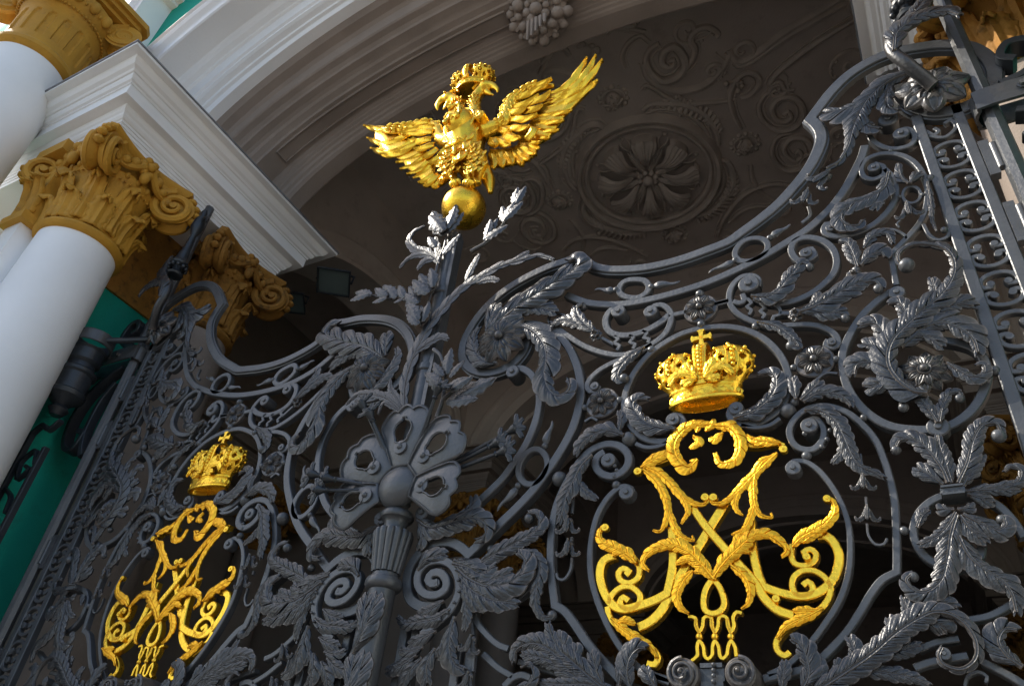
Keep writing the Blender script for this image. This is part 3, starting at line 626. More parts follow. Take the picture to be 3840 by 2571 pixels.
('B','cipher_stroke','m',31,0,45,8,0,0,'1350,2765 1363,2714 1414,2662 1474,2621 1533,2589 1583,2553 1604,2517 1589,2488 1554,2495'),
('B','cipher_stroke','m',28,0,45,-6,0,0,'1806,2968 1866,2883 1911,2816 1927,2746 1908,2710 1870,2699 1837,2718 1832,2766 1849,2821 1894,2877'),
('B','cipher_stroke','m',37,0,45,8,0,0,'1525,3496 1600,3520 1666,3536 1707,3543'),
('B','cipher_stroke','m',29,0,45,8,0,0,'2073,3550 2150,3535 2223,3540 2271,3510'),
('L','gilt_leaf','m',26,8,-8,'','1556,3496 1621,3455 1684,3386 1737,3311 1797,3258 1856,3239 1879,3260 1866,3286'),
('L','gilt_leaf','m',23,6,-8,'','1707,3357 1759,3275 1776,3209 1743,3149'),
('L','gilt_leaf','m',27,9,-8,'','1547,3475 1612,3404 1655,3322 1673,3237 1660,3166 1632,3122 1598,3129'),
('L','gilt_leaf','m',22,6,-8,'','1681,3228 1702,3154 1738,3087 1792,3058 1793,3077'),
('L','gilt_leaf','m',27,9,-8,'','2238,3465 2183,3420 2121,3364 2059,3308 2004,3260 1952,3235 1904,3241 1902,3273'),
('L','gilt_leaf','m',25,8,-8,'','2230,3454 2162,3423 2120,3356 2106,3278 2107,3207 2130,3150 2176,3130 2175,3149'),
('L','gilt_leaf','m',20,5,-8,'','2044,3302 2017,3234 2021,3187 2047,3157'),
('L','gilt_leaf','m',22,6,-8,'','2108,3215 2081,3141 2045,3085 1987,3065'),
('L','gilt_leaf','m',37,5,-8,'','1531,3491 1581,3514 1647,3540 1696,3558'),
('L','gilt_leaf','m',29,5,-8,'','2262,3516 2192,3536 2135,3555 2100,3591'),
('L','gilt_leaf','m',41,9,-8,'','1890,2852 1840,2920 1779,2992 1706,3033 1631,3032 1570,3004 1547,2960 1573,2924'),
('L','gilt_leaf','m',39,9,-8,'','1887,2863 1939,2926 2006,2985 2079,3037 2154,3040 2203,3002 2226,2964 2203,2938'),
('L','gilt_leaf','m',27,4,-8,'','1743,3010 1752,3055'),
('L','gilt_leaf','m',25,4,-8,'','1992,2987 2026,3064'),
('L','gilt_leaf','m',28,5,-8,'','1833,2914 1777,2955 1711,2946'),
('L','gilt_leaf','m',27,5,-8,'','1954,2939 2012,2977 2059,2966'),
('L','gilt_leaf','m',24,4,-8,'','1900,2851 1846,2891 1797,2895'),
('L','gilt_leaf','m',29,7,-8,'','1790,2903 1745,2856 1714,2794 1727,2737 1761,2705'),
('L','gilt_leaf','m',26,7,-8,'','1970,2916 2024,2863 2049,2799 2037,2739 2005,2711'),
('L','gilt_leaf','m',31,6,-8,'','2253,2976 2297,3014 2358,3043 2413,3073 2452,3119 2456,3170 2434,3199'),
('L','gilt_leaf','m',26,4,-8,'','2300,2992 2342,3017 2389,3037'),
('L','gilt_leaf','m',35,6,-8,'','1508,2963 1469,3005 1397,3051 1339,3080 1309,3124 1320,3168 1345,3177'),
('L','gilt_leaf','m',27,4,-8,'','1469,2982 1429,3024 1382,3013'),
('L','gilt_leaf','m',24,6,-8,'','2350,2694 2292,2666 2234,2643 2188,2620 2147,2578'),
('L','gilt_leaf','m',22,4,-8,'','2324,2683 2264,2686 2227,2688'),
('L','gilt_leaf','m',27,6,-8,'','1382,2701 1450,2642 1517,2598 1574,2562 1602,2515'),
('L','gilt_leaf','m',24,4,-8,'','1405,2672 1450,2683 1502,2667'),
('L','gilt_leaf','m',46,9,-8,'','1840,3491 1792,3455 1738,3507 1720,3581 1751,3649 1817,3692 1905,3689 1944,3678'),
('L','gilt_leaf','m',41,9,-8,'','1936,3679 2012,3651 2053,3586 2055,3508 2021,3454 1961,3451 1934,3511'),
('L','gilt_leaf','m',26,3,-8,'','1887,3652 1920,3682 1930,3717'),
('L','gilt_leaf','m',24,3,-8,'','1839,3651 1849,3686 1842,3706'),
('L','gilt_leaf','m',29,4,-8,'','1823,3636 1845,3596 1804,3567'),
('L','gilt_leaf','m',32,4,-8,'','1980,3626 1939,3598 1916,3610'),
('K','cipher_knob','m',1515,3468,22,30,-22),
('K','cipher_knob','m',2270,3477,20,30,-22),
('K','cipher_knob','m',1869,3271,20,30,-22),
('K','cipher_knob','m',1910,3265,20,30,-22),
('K','cipher_knob','m',2435,3189,18,30,-22),
('K','cipher_knob','m',1338,3168,21,30,-22),
('K','cipher_knob','m',2160,2743,17,30,-22),
('K','cipher_knob','m',2311,2923,17,30,-22),
('B','numeral_bar','m',16,0,40,5,0,0,'1756,2696 1787,2687 1791,2650 1803,2623 1820,2649 1825,2682 1846,2691 1863,2680 1864,2646 1875,2620 1890,2645 1896,2681 1917,2689 1933,2676 1937,2643 1946,2617 1962,2642 1960,2681 1978,2703 2001,2696'),
('B','numeral_bar','m',16,0,40,5,0,0,'1763,2498 1790,2520 1790,2558 1801,2584 1819,2557 1822,2519 1838,2504 1857,2521 1860,2556 1872,2581 1887,2555 1890,2517 1905,2504 1923,2522 1929,2553 1944,2578 1959,2552 1962,2511'),
('S','numeral_ball','m',1802,2603,18,5),
('S','numeral_ball','m',1873,2600,18,5),
('S','numeral_ball','m',1944,2597,17,5),
('B','numeral_bar','m',16,0,40,5,0,0,'1791,2682 1788,2650 1803,2620'),
('B','numeral_bar','m',16,0,40,5,0,0,'1862,2678 1861,2647 1874,2616'),
('B','numeral_bar','m',16,0,40,5,0,0,'1933,2675 1934,2643 1945,2613'),
]
SPRAY = [
('L','palm_spray','p',51,12,-150,'t','-47,4089 -86,4274 -80,4457 -42,4626 27,4780 124,4929 240,5047 377,5117 528,5167 681,5172 832,5169 957,5091'),
('L','palm_spray','p',43,6,-150,'t','-64,4554 47,4616 129,4634 194,4604'),
('L','palm_spray','p',32,5,-150,'t','254,5114 288,5218 333,5354'),
('L','palm_spray','p',31,5,-150,'t','360,5066 445,5067 539,5034'),
('L','palm_spray','p',33,5,-150,'t','401,5123 469,5158 553,5201'),
('L','palm_spray','p',31,5,-150,'t','599,5171 678,5201 751,5233'),
('L','palm_spray','p',41,6,-150,'t','-17,5380 -82,5472 -204,5538 -318,5546 -402,5479'),
('L','palm_spray','p',41,7,-150,'t','-80,5463 -167,5557 -279,5629 -368,5743 -352,5838 -260,5879'),
('L','palm_spray','p',37,4,-150,'t','-50,5445 -146,5455 -217,5398'),
('L','palm_spray','p',30,5,-150,'t','-22,5444 -77,5589 -111,5698'),
('L','palm_spray','p',28,5,-150,'t','-65,4093 -129,4188 -198,4274 -230,4367'),
('L','palm_spray','p',36,8,-150,'t','-84,4097 -206,4204 -347,4269 -482,4298 -571,4242'),
('L','palm_spray','p',24,4,-150,'t','-81,4085 -222,4171 -265,4098'),
]
OAK = [(9,5667,-186,6003),(10,5699,55,5969),(9,5667,-175,5912),(14,5682,136,5857),(34,5422,162,5594),(-36,5508,-132,5655),(386,5480,466,5661),(394,5470,413,5658),(394,5424,595,5502),(534,5595,485,5790),(536,5578,608,5773),(549,5573,695,5713),(604,5750,605,5947),(618,5736,688,5903),(-590,5206,-773,5193),(-596,5230,-777,5309),(-421,5147,-565,5274),(-399,5111,-534,5100),(-335,5128,-508,5302),(-242,5079,-331,5231),(-237,5055,-320,5037),(-120,4999,-245,5211),(-103,4980,-253,5125),(-11,5037,-187,5223),(-9,5094,-170,5315),(2,5105,-63,5318),(-49,4786,-199,5001),(-29,4780,-100,4979),(-24,4785,4,4963),(-37,4755,-167,4887),(259,4279,261,4497),(246,4259,148,4395),(262,4140,106,4308),(287,4249,384,4363),(289,4145,427,4212),(339,4112,502,4190),(324,4070,650,4168),(305,4052,548,4024)]
STEMS = [[(-31,5243),(-32,5425),(-5,5572),(-17,5738)],[(251,5419),(383,5471),(494,5592),(585,5780),(605,5887)],[(-56,4783),(-47,4931),(-34,5126)],[(-78,4954),(-266,5095),(-446,5164),(-625,5256)],[(223,3975),(244,4105),(237,4269),(226,4391)],[(90,4548),(166,4467),(235,4281)],[(244,4105),(294,4140),(376,4180)]]
FEATHERS = [(632,7237,859,7287,1050,7570,62,0),(666,7158,943,7228,1133,7553,62,0),(657,7098,985,7188,1199,7440,62,0),(620,7051,939,7061,1163,7176,62,0),(600,6977,791,6919,950,6864,50,0),(565,6910,746,6817,890,6750,50,0),(543,6858,700,6737,848,6656,50,0),(508,6812,653,6667,777,6576,50,0),(444,6777,578,6628,696,6546,50,0),(227,6662,273,6511,301,6370,62,0),(298,6636,350,6484,385,6351,62,0),(354,6615,423,6476,474,6347,62,0),(408,6615,489,6471,560,6321,62,0),(454,6617,541,6471,616,6361,62,0),(484,6644,589,6510,674,6401,62,0),(510,6654,611,6559,692,6481,62,0),(366,6867,496,6797,607,6743,70,1),(395,6978,539,6900,669,6868,70,1),(484,7045,596,7020,698,7002,70,1),(531,7130,667,7136,763,7163,70,1),(349,6774,455,6675,540,6614,70,1),(283,6759,378,6645,446,6572,70,1),(228,6760,279,6682,314,6611,70,1),(342,7083,458,7035,556,7016,70,1),(361,7159,517,7137,651,7164,70,1),(379,7259,546,7274,724,7282,70,1),(429,7325,595,7339,762,7331,70,1),(294,6895,357,6831,432,6762,70,1),(567,6613,625,6688,591,6779,70,1),(-667,7271,-908,7355,-1259,7585,58,0),(-619,7187,-902,7186,-1176,7375,58,0),(-566,7081,-796,6997,-1081,7177,58,0),(-524,7023,-724,6949,-945,7025,58,0),(-422,6880,-578,6835,-735,6846,46,0),(-382,6825,-528,6736,-662,6718,46,0),(-342,6770,-447,6628,-564,6609,46,0),(-303,6716,-396,6591,-495,6543,46,0),(-285,6534,-346,6478,-417,6444,60,0),(-235,6498,-293,6422,-346,6364,60,0),(-198,6485,-229,6382,-260,6324,60,0),(-171,6495,-184,6405,-201,6345,60,0),(-138,6502,-139,6427,-142,6381,60,0),(-366,6984,-492,7010,-626,7071,66,1),(-318,6884,-422,6880,-530,6900,66,1),(-276,6807,-338,6749,-407,6723,66,1),(-218,6726,-280,6669,-330,6627,66,1),(-173,6670,-212,6605,-256,6572,66,1),(-350,7062,-514,7125,-711,7179,66,1),(-367,7154,-561,7208,-767,7222,66,1),(-429,7243,-638,7282,-868,7316,66,1),(-186,6794,-206,6741,-241,6694,66,1),(-155,6605,-159,6548,-164,6492,66,1)]
EBODY = {'torso': [(-77,7211),(-58,7033),(-25,6815),(29,6598),(63,6415),(115,6287)],'neckL': [(-81,7042),(-140,7280),(-184,7420),(-251,7551),(-323,7612)],'neckR': [(-4,7012),(2,7222),(-25,7409),(-9,7561),(50,7627)],'beakL': [(-323,7612),(-379,7617),(-416,7587),(-432,7536),(-419,7467)],'beakR': [(50,7627),(111,7618),(157,7574),(184,7526),(186,7480)],'jawL': [(-311,7542),(-341,7486),(-365,7451)],'jawR': [(68,7550),(121,7486),(160,7464)],'armL': [(-146,6901),(-241,6947),(-314,7027),(-379,7180),(-511,7272),(-672,7295),(-908,7355),(-1092,7438)],'armR': [(138,6915),(233,6940),(325,6986),(337,7127),(359,7246),(457,7323),(593,7362),(747,7337)],'legL': [(-51,6666),(-91,6563),(-87,6447),(-41,6339),(-8,6254)],'legR': [(81,6618),(153,6497),(189,6335),(188,6244),(204,6177)],'tail': [(187,6447),(250,6278),(286,6120)],'crown': [(-122,7610),(-343,7731),(95,7688)],'shield': [(-51,6989),(-206,7091),(84,6998),(-64,6750)],'disc': [(149,6994)],'rider': [(-115,7077),(-60,7097),(-17,7101),(11,7006),(-6,6930),(-67,6954),(-112,6868)],'eag': [(7,6606),(-14,6517),(58,6492),(34,6425)]}
CEIL = [(60,[(983,2701),(1038,2699),(1026,2771),(944,2787),(880,2681),(951,2533),(1112,2503),(1183,2686),(1145,2876),(978,2988),(787,2958),(678,2750),(692,2521),(822,2400),(939,2377)]),(50,[(1112,2913),(1243,2841),(1361,2663),(1351,2485),(1464,2390),(1622,2412),(1726,2554),(1690,2611)]),(45,[(639,2576),(626,2834),(766,3086),(1008,3245),(1312,3268),(1559,3161),(1760,2965),(1787,2864)]),(45,[(1787,2864),(1930,3116),(2545,2894),(3142,2745),(3519,2651)]),(40,[(1797,2982),(1912,3185),(2527,2982),(3125,2850),(3502,2774)]),(45,[(3461,3069),(2869,3230),(2436,3415),(2246,3540),(2183,3632),(2308,3633),(2356,3801),(2471,3851)]),(50,[(2246,4228),(2316,4200),(2334,4323),(2218,4360),(2116,4230),(2117,4030),(2247,3919),(2407,3960),(2503,4112),(2507,4311),(2412,4472),(2250,4521),(2069,4444),(1944,4215),(1940,3954),(2065,3785),(2241,3752)]),(50,[(2261,5014),(2314,4974),(2333,5107),(2232,5161),(2125,5021),(2120,4830),(2257,4704),(2419,4772),(2494,4957),(2451,5188),(2266,5336),(2049,5279),(1939,5039),(1949,4790),(2080,4599),(2279,4593)]),(40,[(460,2980),(545,2935),(659,3067),(758,3248),(946,3442),(1226,3563),(1511,3657),(1682,3675)]),(45,[(1603,4247),(1576,3913),(1616,3591),(1757,3380),(1921,3319),(2043,3425),(2028,3578),(1870,3701),(1741,3700)]),(60,[(357,3332),(494,3276),(725,3347),(959,3476),(1142,3698),(1231,3940),(1253,4189),(1221,4390)]),(40,[(380,3401),(590,3404),(806,3525),(1010,3757),(1111,4038),(1124,4318)]),(60,[(1164,4683),(1269,4824),(1255,5150),(1085,5425),(794,5665),(460,5752)]),(40,[(1111,4791),(1140,5035),(1013,5325),(753,5539)]),(60,[(-323,3399),(-397,3276),(-632,3298),(-899,3498),(-1112,3800),(-1208,4134),(-1157,4330)]),(60,[(-1159,4653),(-1304,4929),(-1256,5217),(-944,5498),(-592,5678)]),(35,[(1581,4986),(1537,5266),(1580,5592),(1735,5866)]),(45,[(2043,5644),(1769,5497),(1404,5520),(1107,5719),(849,6022),(650,6369)]),(35,[(1661,5979),(1392,5870),(1156,5921),(933,6093)]),(45,[(-1601,3630),(-1505,3771),(-1586,4119)]),(40,[(-792,1869),(-622,1815),(-329,1893),(-279,2043)]),(40,[(297,1920),(451,1867),(711,1982),(701,1835)]),(40,[(451,1867),(829,2132)]),(35,[(363,2560),(392,2364),(542,2202),(732,2162),(833,2305)]),(45,[(-1995,4203),(-2136,4255),(-2147,4104),(-1979,3886),(-1786,3896),(-1732,4130),(-1932,4487),(-2220,4598),(-2401,4372),(-2315,4036)])]
HEADS = [(22,2959,95),(1596,4548,105),(-1576,4520,105),(-12,6027,90)]
# ================================================================ GROUND AND BUILDING
mb = MB(); mb.add([(-600, -600, 0), (600, -600, 0), (600, 600, 0), (-600, 600, 0)], [(0, 1, 2, 3)])
tag(mb.build('ground', 'paving', smooth=False), kind='structure')
pal = empty('palace_building', (0, 0, 0))
tag(pal, 'green and white palace front with ochre capitals and a deep carriage arch', 'building')

def sweep(mb, path, prof, closed=False, cap=True):
    """path: (x,y) list; prof: (outward offset, z) list; mitred corners"""
    P = np.array(path, float); A, sc_ = normals(P, closed); G = []
    for i in range(len(P)):
        G.append([(P[i][0]+A[i][0]*sc_[i]*o, P[i][1]+A[i][1]*sc_[i]*o, z) for o, z in prof])
    mb.grid(G, cu=closed)
def fine(prof, k=4):
    return prof
ENT = [(0, 7.5), (0, 7.55), (.010, 7.552), (.010, 7.59), (.022, 7.592), (.022, 7.625), (.034, 7.63), (.034, 7.655), (.050, 7.665), (.068, 7.69), (.075, 7.715), (.092, 7.735), (.105, 7.765), (.105, 7.775),
       (.110, 7.79), (.195, 7.80), (.205, 7.80), (.205, 7.845), (.207, 7.93), (.222, 7.935), (.222, 7.955), (.245, 7.965), (.262, 7.995), (.268, 8.02), (.285, 8.025), (.300, 8.045), (.335, 8.065), (.36, 8.10), (.372, 8.135), (.40, 8.14), (.455, 8.142), (.455, 8.175)]
def entab(x0, x1, y0, y1, s, m='white', name='entablature', par=None, zo=0, ph=(0, 1)):
    """block whose inner face stands at x1, front at y0, back at y1"""
    mb = MB(); path = [(x0, y0), (x1, y0), (x1, y1), (x0, y1)]
    path = [(s*a, b) for a, b in path]
    if s > 0: path = path
    P = np.array(path); A, sc_ = normals(P)
    prof = [((o if s < 0 else o), z+zo) for o, z in ENT]
    sg = -1 if (s < 0) else 1
    G = [[(P[i][0]+A[i][0]*sc_[i]*o*sg, P[i][1]+A[i][1]*sc_[i]*o*sg, z) for o, z in prof] for i in range(4)]
    o = mb.grid(G)
    # lid and soffit
    m_ = len(prof)
    mb.f.append(tuple(o+i*m_+m_-1 for i in range(4))); mb.f.append(tuple(o+i*m_ for i in range(4))[::-1])
    return mb.build(name, m, par or pal, ang=14)

def capital(par, x, y, zt, h, r, ab, mtl='ochre', n8=8):
    """composite capital: astragal, bell, two rows of leaves, egg ring, four volutes, hollow-sided abacus"""
    z0 = zt-h; mb = MB()
    mb.lathe([(r, z0-.10), (r*1.06, z0-.095), (r*1.12, z0-.07), (r*1.15, z0-.045), (r*1.12, z0-.015), (r*1.04, z0), (r*1.0, z0+.01), (r*.98, z0+.3*h), (r*1.04, z0+.62*h), (r*1.14, z0+.66*h), (r*1.18, z0+.70*h), (r*1.14, z0+.74*h), (r*1.02, z0+.76*h), (r*1.05, z0+.88*h)], (x, y, 0), 40)
    root = mb.build('capital', mtl, par)
    def cleaf(a, z1, hh, rb, out, wd):
        mb = MB(); ca, sa = math.cos(a), math.sin(a); G = []; ns = 15
        for i in range(ns):
            t = i/(ns-1); zz = z1+hh*min(1, t*1.12)*(1 if t < .86 else 1-(t-.86)*1.35)
            rr = rb+out*(t**3.2)*1.0+(.02*r)
            if t > .86: rr += out*.15
            w_ = wd*np.interp(t, (0, .35, .6, .8, 1), (.85, .92, 1.0, .78, .34))*(1+.13*math.sin(t*26))
            row = []
            for k in range(-6, 7):
                c = k/6; bump = .028*r*math.cos(c*PI*3.5)+.05*r*(1-abs(c))
                tx = c*w_; rr2 = rr+bump-.10*r*abs(c)**2*(1-.3*t)
                row.append((x+ca*rr2-sa*tx, y+sa*rr2+ca*tx, zz-.05*hh*abs(c)**1.5*t*2))
            G.append(row)
        mb.grid(G); o = mb.build('capital_leaf', mtl, root, ang=60); md = o.modifiers.new('t', 'SOLIDIFY'); md.thickness = .022; md.offset = -1
    for k in range(n8):
        cleaf(2*PI*k/n8+PI/8, z0+.01, h*.36, r*1.0, r*.34, r*.33)
        cleaf(2*PI*k/n8, z0+.04, h*.60, r*.98, r*.42, r*.30)
    mb = MB()
    for k in range(22):
        a = 2*PI*k/22; mb.ball((x+r*1.16*math.cos(a), y+r*1.16*math.sin(a), z0+.705*h), r*.085, 8, (1, 1, 1.3))
    for k in range(48):
        a = 2*PI*k/48; mb.ball((x+r*1.12*math.cos(a), y+r*1.12*math.sin(a), z0+.635*h), r*.035, 6)
    mb.build('egg_moulding', mtl, root)
    for k in range(4):
        a = PI/4+k*PI/2; D = Vector((math.cos(a), math.sin(a), 0)); Nn = Vector((-D.y, D.x, 0)); c = Vector((x, y, 0))+D*ab*1.16
        zc = zt-.30*h; vr = .215*h; mb = MB()
        for sd in (-1, 1):
            P = []; rad = []
            for i in range(60):
                t = i/59; an = PI*.55+t*4.2*PI; q = vr*(.92*(1-t)**.9+.06)
                off = Nn*sd*(.085*h+.035*h*t+.0*h*(1-t))
                P.append(c+D*q*math.cos(an)*.95+Vector((0, 0, zc+q*math.sin(an)))+off); rad.append(vr*(.17*(1-t)+.06))
            mb.tube(P, rad, 7)
        mb.lathe([(vr*.93, -.07*h), (vr*.80, -.02*h), (vr*.66, 0), (vr*.80, .02*h), (vr*.93, .07*h)], c+Vector((0, 0, zc)), 24, Nn)
        mb.lathe([(.035*h, -.13*h), (.035*h, .13*h)], c+Vector((0, 0, zc))-D*vr*.0, 12, Nn)
        # stem of the volute back to the bell
        b0 = Vector((x, y, z0+.70*h))+D*r*.9
        mb.tube([b0, b0.lerp(c+Vector((0, 0, zc+vr*.8)), .5)+Vector((0, 0, .05*h)), c+Vector((0, 0, zc+vr*.95))], [.05*h, .06*h, .06*h], 8)
        # small acanthus on the volute's back
        for i in range(4):
            t = i/3; p = c+D*vr*(.55+.42*math.sin(t*2.2))+Vector((0, 0, zc+vr*(.95-1.2*t))); mb.ball(p, .05*h, 8, (1, 1, .8))
        mb.build('volute', mtl, root)
    # abacus
    mb = MB(); ring = []
    for k in range(4):
        a0 = PI/4+k*PI/2; a1 = a0+PI/2; c0 = Vector((math.cos(a0), math.sin(a0), 0))*ab*1.4142; c1 = Vector((math.cos(a1), math.sin(a1), 0))*ab*1.4142
        e = (c1-c0).normalized(); m_ = (c0+c1)*.5; inn = -m_.normalized(); cut = .10*ab
        p0, p1 = c0+e*cut, c1-e*cut
        for i in range(13):
            t = i/12; ring.append(p0.lerp(p1, t)+inn*ab*.20*math.sin(PI*t))
    G = [[(x+p.x*s_, y+p.y*s_, z) for p in ring] for s_, z in ((.6, zt-.13*h), (.90, zt-.125*h), (.915, zt-.085*h), (.96, zt-.065*h), (.99, zt-.04*h), (1.0, zt-.03*h), (1.0, zt-.001), (.5, zt-.001))]
    mb.grid(G, cv=True); mb.build('abacus', mtl, root, ang=30)
    for k in range(4):
        a = k*PI/2; D = Vector((math.cos(a), math.sin(a), 0)); Nn = Vector((-D.y, D.x, 0)); mb = MB()
        c = Vector((x, y, zt-.10*h))+D*ab*.86
        for j in range(6):
            b = 2*PI*j/6; mb.ball(c+Nn*.07*h*math.cos(b)+Vector((0, 0, .08*h*math.sin(b))), .045*h, 8)
        mb.ball(c+D*.03*h, .05*h, 10)
        for s_ in (-1, 1):                # festoon of husks beside the flower
            for j in range(4): mb.ball(c+Nn*s_*(.14+.09*j)*h-Vector((0, 0, (.06+.055*j)*h))+D*.0, (.055-.006*j)*h, 8)
            P = [c+Nn*s_*(.05+.5*t)*h*1.0+D*(.02-.05*math.sin(PI*t))*h-Vector((0, 0, (.03+.20*t+.06*math.sin(6*t))*h)) for t in [i/12 for i in range(13)]]
            mb.tube(P, [.035*h*(1-.5*i/13)+.006 for i in range(13)], 7)
        mb.ball(c+D*.02*h-Vector((0, 0, .15*h)), .05*h, 12, (1, 1, 1.5))
        mb.build('fleuron', mtl, root)
    return root
def column(x, y, r, zt, h, ab, mtl='white', cm='ochre', base=True):
    mb = MB(); z0 = zt-h-.10
    pr = [(r*1.0+.16*r*(1-t)**1.0*(1 if t > .33 else 1) if t > .0 else r*1.16, .5+(z0-.5)*t) for t in [i/14 for i in range(15)]]
    pr = [(r*1.16-(.16*r)*max(0, (t-.3)/.7)**1.5, z) for (q, z), t in zip(pr, [i/14 for i in range(15)])]
    mb.lathe([(r*1.5, .0), (r*1.5, .12), (r*1.42, .14), (r*1.48, .22), (r*1.40, .28), (r*1.25, .31), (r*1.30, .38), (r*1.2, .44)]+pr, (x, y, 0), 56)
    c = mb.build('column', mtl, pal, ang=30)
    capital(c, x, y, zt, h, r, ab, cm)
    return c
for s in (-1, 1):
    column(-4.10 if s < 0 else 4.19, -.80, .375, 7.5, 1.06, .56, 'white', 'ochre' if s < 0 else 'ochred')  # right capital: its shadow is painted in with the darker, weathered ochre
    column(s*4.10, .76, .375, 7.5, 1.06, .56, 'shaded_plaster', 'ochred')  # white inner column: passage shade painted into the shaft colour, capital dirty and shaded
    entab(13, 3.66, -1.24, 1.15, s)
    mb = MB(); mb.box(*sorted((s*3.190, s*5.6)), -1.71, 1.62, 8.176, 8.192); mb.build('lead_flashing', 'lead', pal, smooth=False)
    # wall between the columns, ochre frieze, front pilaster
    mb = MB(); mb.box(*sorted((s*4.36, s*8.3)), -.50, 1.28, 0, 6.40); mb.build('jamb_wall', 'green', pal, smooth=False)
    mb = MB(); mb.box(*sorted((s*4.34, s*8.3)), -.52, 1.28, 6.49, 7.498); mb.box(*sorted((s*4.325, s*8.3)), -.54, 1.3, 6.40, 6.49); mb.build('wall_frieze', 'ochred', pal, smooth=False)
    mb = MB(); mb.box(*sorted((s*4.36, s*4.62)), -1.28, -.50, 0, 6.42); mb.build('pilaster', 'white', pal, smooth=False)
    mb = MB(); mb.box(*sorted((s*4.27, s*4.65)), -1.34, -.97, 6.42, 6.52); mb.box(*sorted((s*4.30, s*4.62)), -1.29, -.97, 6.52, 7.35); mb.box(*sorted((s*4.22, s*4.70)), -1.40, -.97, 7.35, 7.497)
    pc = mb.build('pilaster_capital', 'ochre', pal, smooth=False)
    for k in range(2):
        mb = MB(); G = []
        for i in range(12):
            t = i/11; zz = 6.54+.52*t-(.10*max(0, t-.85)/.15); yy = -1.31-.13*t**3; wd = .10*(1-.35*t**2)*(1+.12*math.sin(t*24))
            G.append([(s*(4.38+.17*k)+c*wd, yy-.02*math.cos(c*9)+.03*abs(c), zz) for c in [q/4 for q in range(-4, 5)]])
        mb.grid(G); o = mb.build('capital_leaf', 'ochre', pc, ang=60); md = o.modifiers.new('t', 'SOLIDIFY'); md.thickness = .02
    # tall outer column with its fluted neck
    X0, Y0, r = s*5.09, -1.85, .415
    mb = MB(); mb.lathe([(r*1.5, 0), (r*1.5, .15), (r*1.4, .2), (r*1.42, .3), (r*1.2, .4), (r*1.14, .5), (r*1.13, 3.0), (r*1.06, 6), (r, 8.52)], (X0, Y0, 0), 72)
    oc = mb.build('column', 'white', pal)
    mb = MB(); nf = 16
    def pr_(z): return np.interp(z, (8.52, 8.54, 8.58, 8.63, 8.67, 8.70, 8.78, 9.28, 9.36, 9.40), (r, r*1.06, r*1.13, r*1.13, r*1.06, r*1.0, r*.985, r*1.02, r*1.10, r*1.12))
    zs = [8.52, 8.54, 8.56, 8.58, 8.605, 8.63, 8.65, 8.67, 8.70, 8.74]+[8.78+.02*i for i in range(26)]+[9.31, 9.34, 9.37, 9.40]; G = []
    for z in zs:
        row = []
        for k in range(nf*12):
            a = 2*PI*k/(nf*12); u = ((k % 12)-5.5)/5.5; rr = pr_(z)
            top = 9.20; ze = min(1, max(0, (top-z)/.05)) if abs(u) > 0 else 1
            ins = abs(u) < .56 and z > 8.80 and z < 9.12+.10*math.sqrt(max(0, 1-(u/.56)**2))
            row.append((X0+(rr-(.020 if ins else 0))*math.cos(a), Y0+(rr-(.020 if ins else 0))*math.sin(a), z))
        G.append(row)
    mb.grid(G, cv=True); oc2 = mb.build('column_neck', 'ochre', oc, ang=25)
    mb = MB(); mb.lathe([(r*1.12, 9.38), (r*1.2, 9.42), (r*1.34, 9.52), (r*1.36, 9.60), (r*1.2, 9.68), (r*1.1, 9.72)], (X0, Y0, 0), 48)
    for k in range(18):
        a = 2*PI*k/18; mb.ball((X0+r*1.30*math.cos(a), Y0+r*1.30*math.sin(a), 9.53), r*.15, 12, (1, 1, 1.5))
        a += PI/18; mb.ball((X0+r*1.30*math.cos(a), Y0+r*1.30*math.sin(a), 9.50), r*.05, 8, (1, 1, 2.0))
    for k in range(60):
        a = 2*PI*k/60; mb.ball((X0+r*1.15*math.cos(a), Y0+r*1.15*math.sin(a), 9.37), r*.045, 6)
    for k in range(4):
        a = PI/4+k*PI/2; D = Vector((math.cos(a), math.sin(a), 0)); Nn = Vector((-D.y, D.x, 0)); c = Vector((X0, Y0, 9.55))+D*.66
        mb.lathe([(.21, -.10), (.17, -.04), (.15, 0), (.17, .04), (.21, .10)], c, 28, Nn)
        for sd in (-1, 1):
            P = []; rad = []
            for i in range(50):
                t = i/49; an = PI*.5+t*4*PI; q = .19*(.93*(1-t)+.06); P.append(c+D*q*math.cos(an)+Vector((0, 0, q*math.sin(an)))+Nn*sd*.09); rad.append(.03*(1-t)+.012)
            mb.tube(P, rad, 6)
    mb.build('column_volutes', 'ochre', oc)
    mb = MB(); q = .60
    for q, z0_, z1_ in ((.52, 9.72, 9.78), (.58, 9.78, 9.84), (.63, 9.84, 9.92)):
        c_ = q*.86; V = []
        for zz in (z0_, z1_): V += [(X0+a, Y0+b, zz) for a, b in ((q, -c_), (q, c_), (c_, q), (-c_, q), (-q, c_), (-q, -c_), (-c_, -q), (c_, -q))]
        mb.add(V, [tuple(range(8))[::-1], tuple(range(8, 16))]+[(i, (i+1) % 8, 8+(i+1) % 8, 8+i) for i in range(8)])
    mb.build('column_abacus', 'ochre', oc, smooth=False)
    # white pier with mouldings behind the tall column, above the entablature
    mb = MB(); mb.box(*sorted((s*5.17, s*6.6)), -1.34, -.97, 8.18, 11.35); mb.box(*sorted((s*5.30, s*6.6)), -1.42, -1.34, 8.18, 15); mb.box(*sorted((s*5.10, s*6.6)), -1.37, -1.30, 8.18, 10.42)
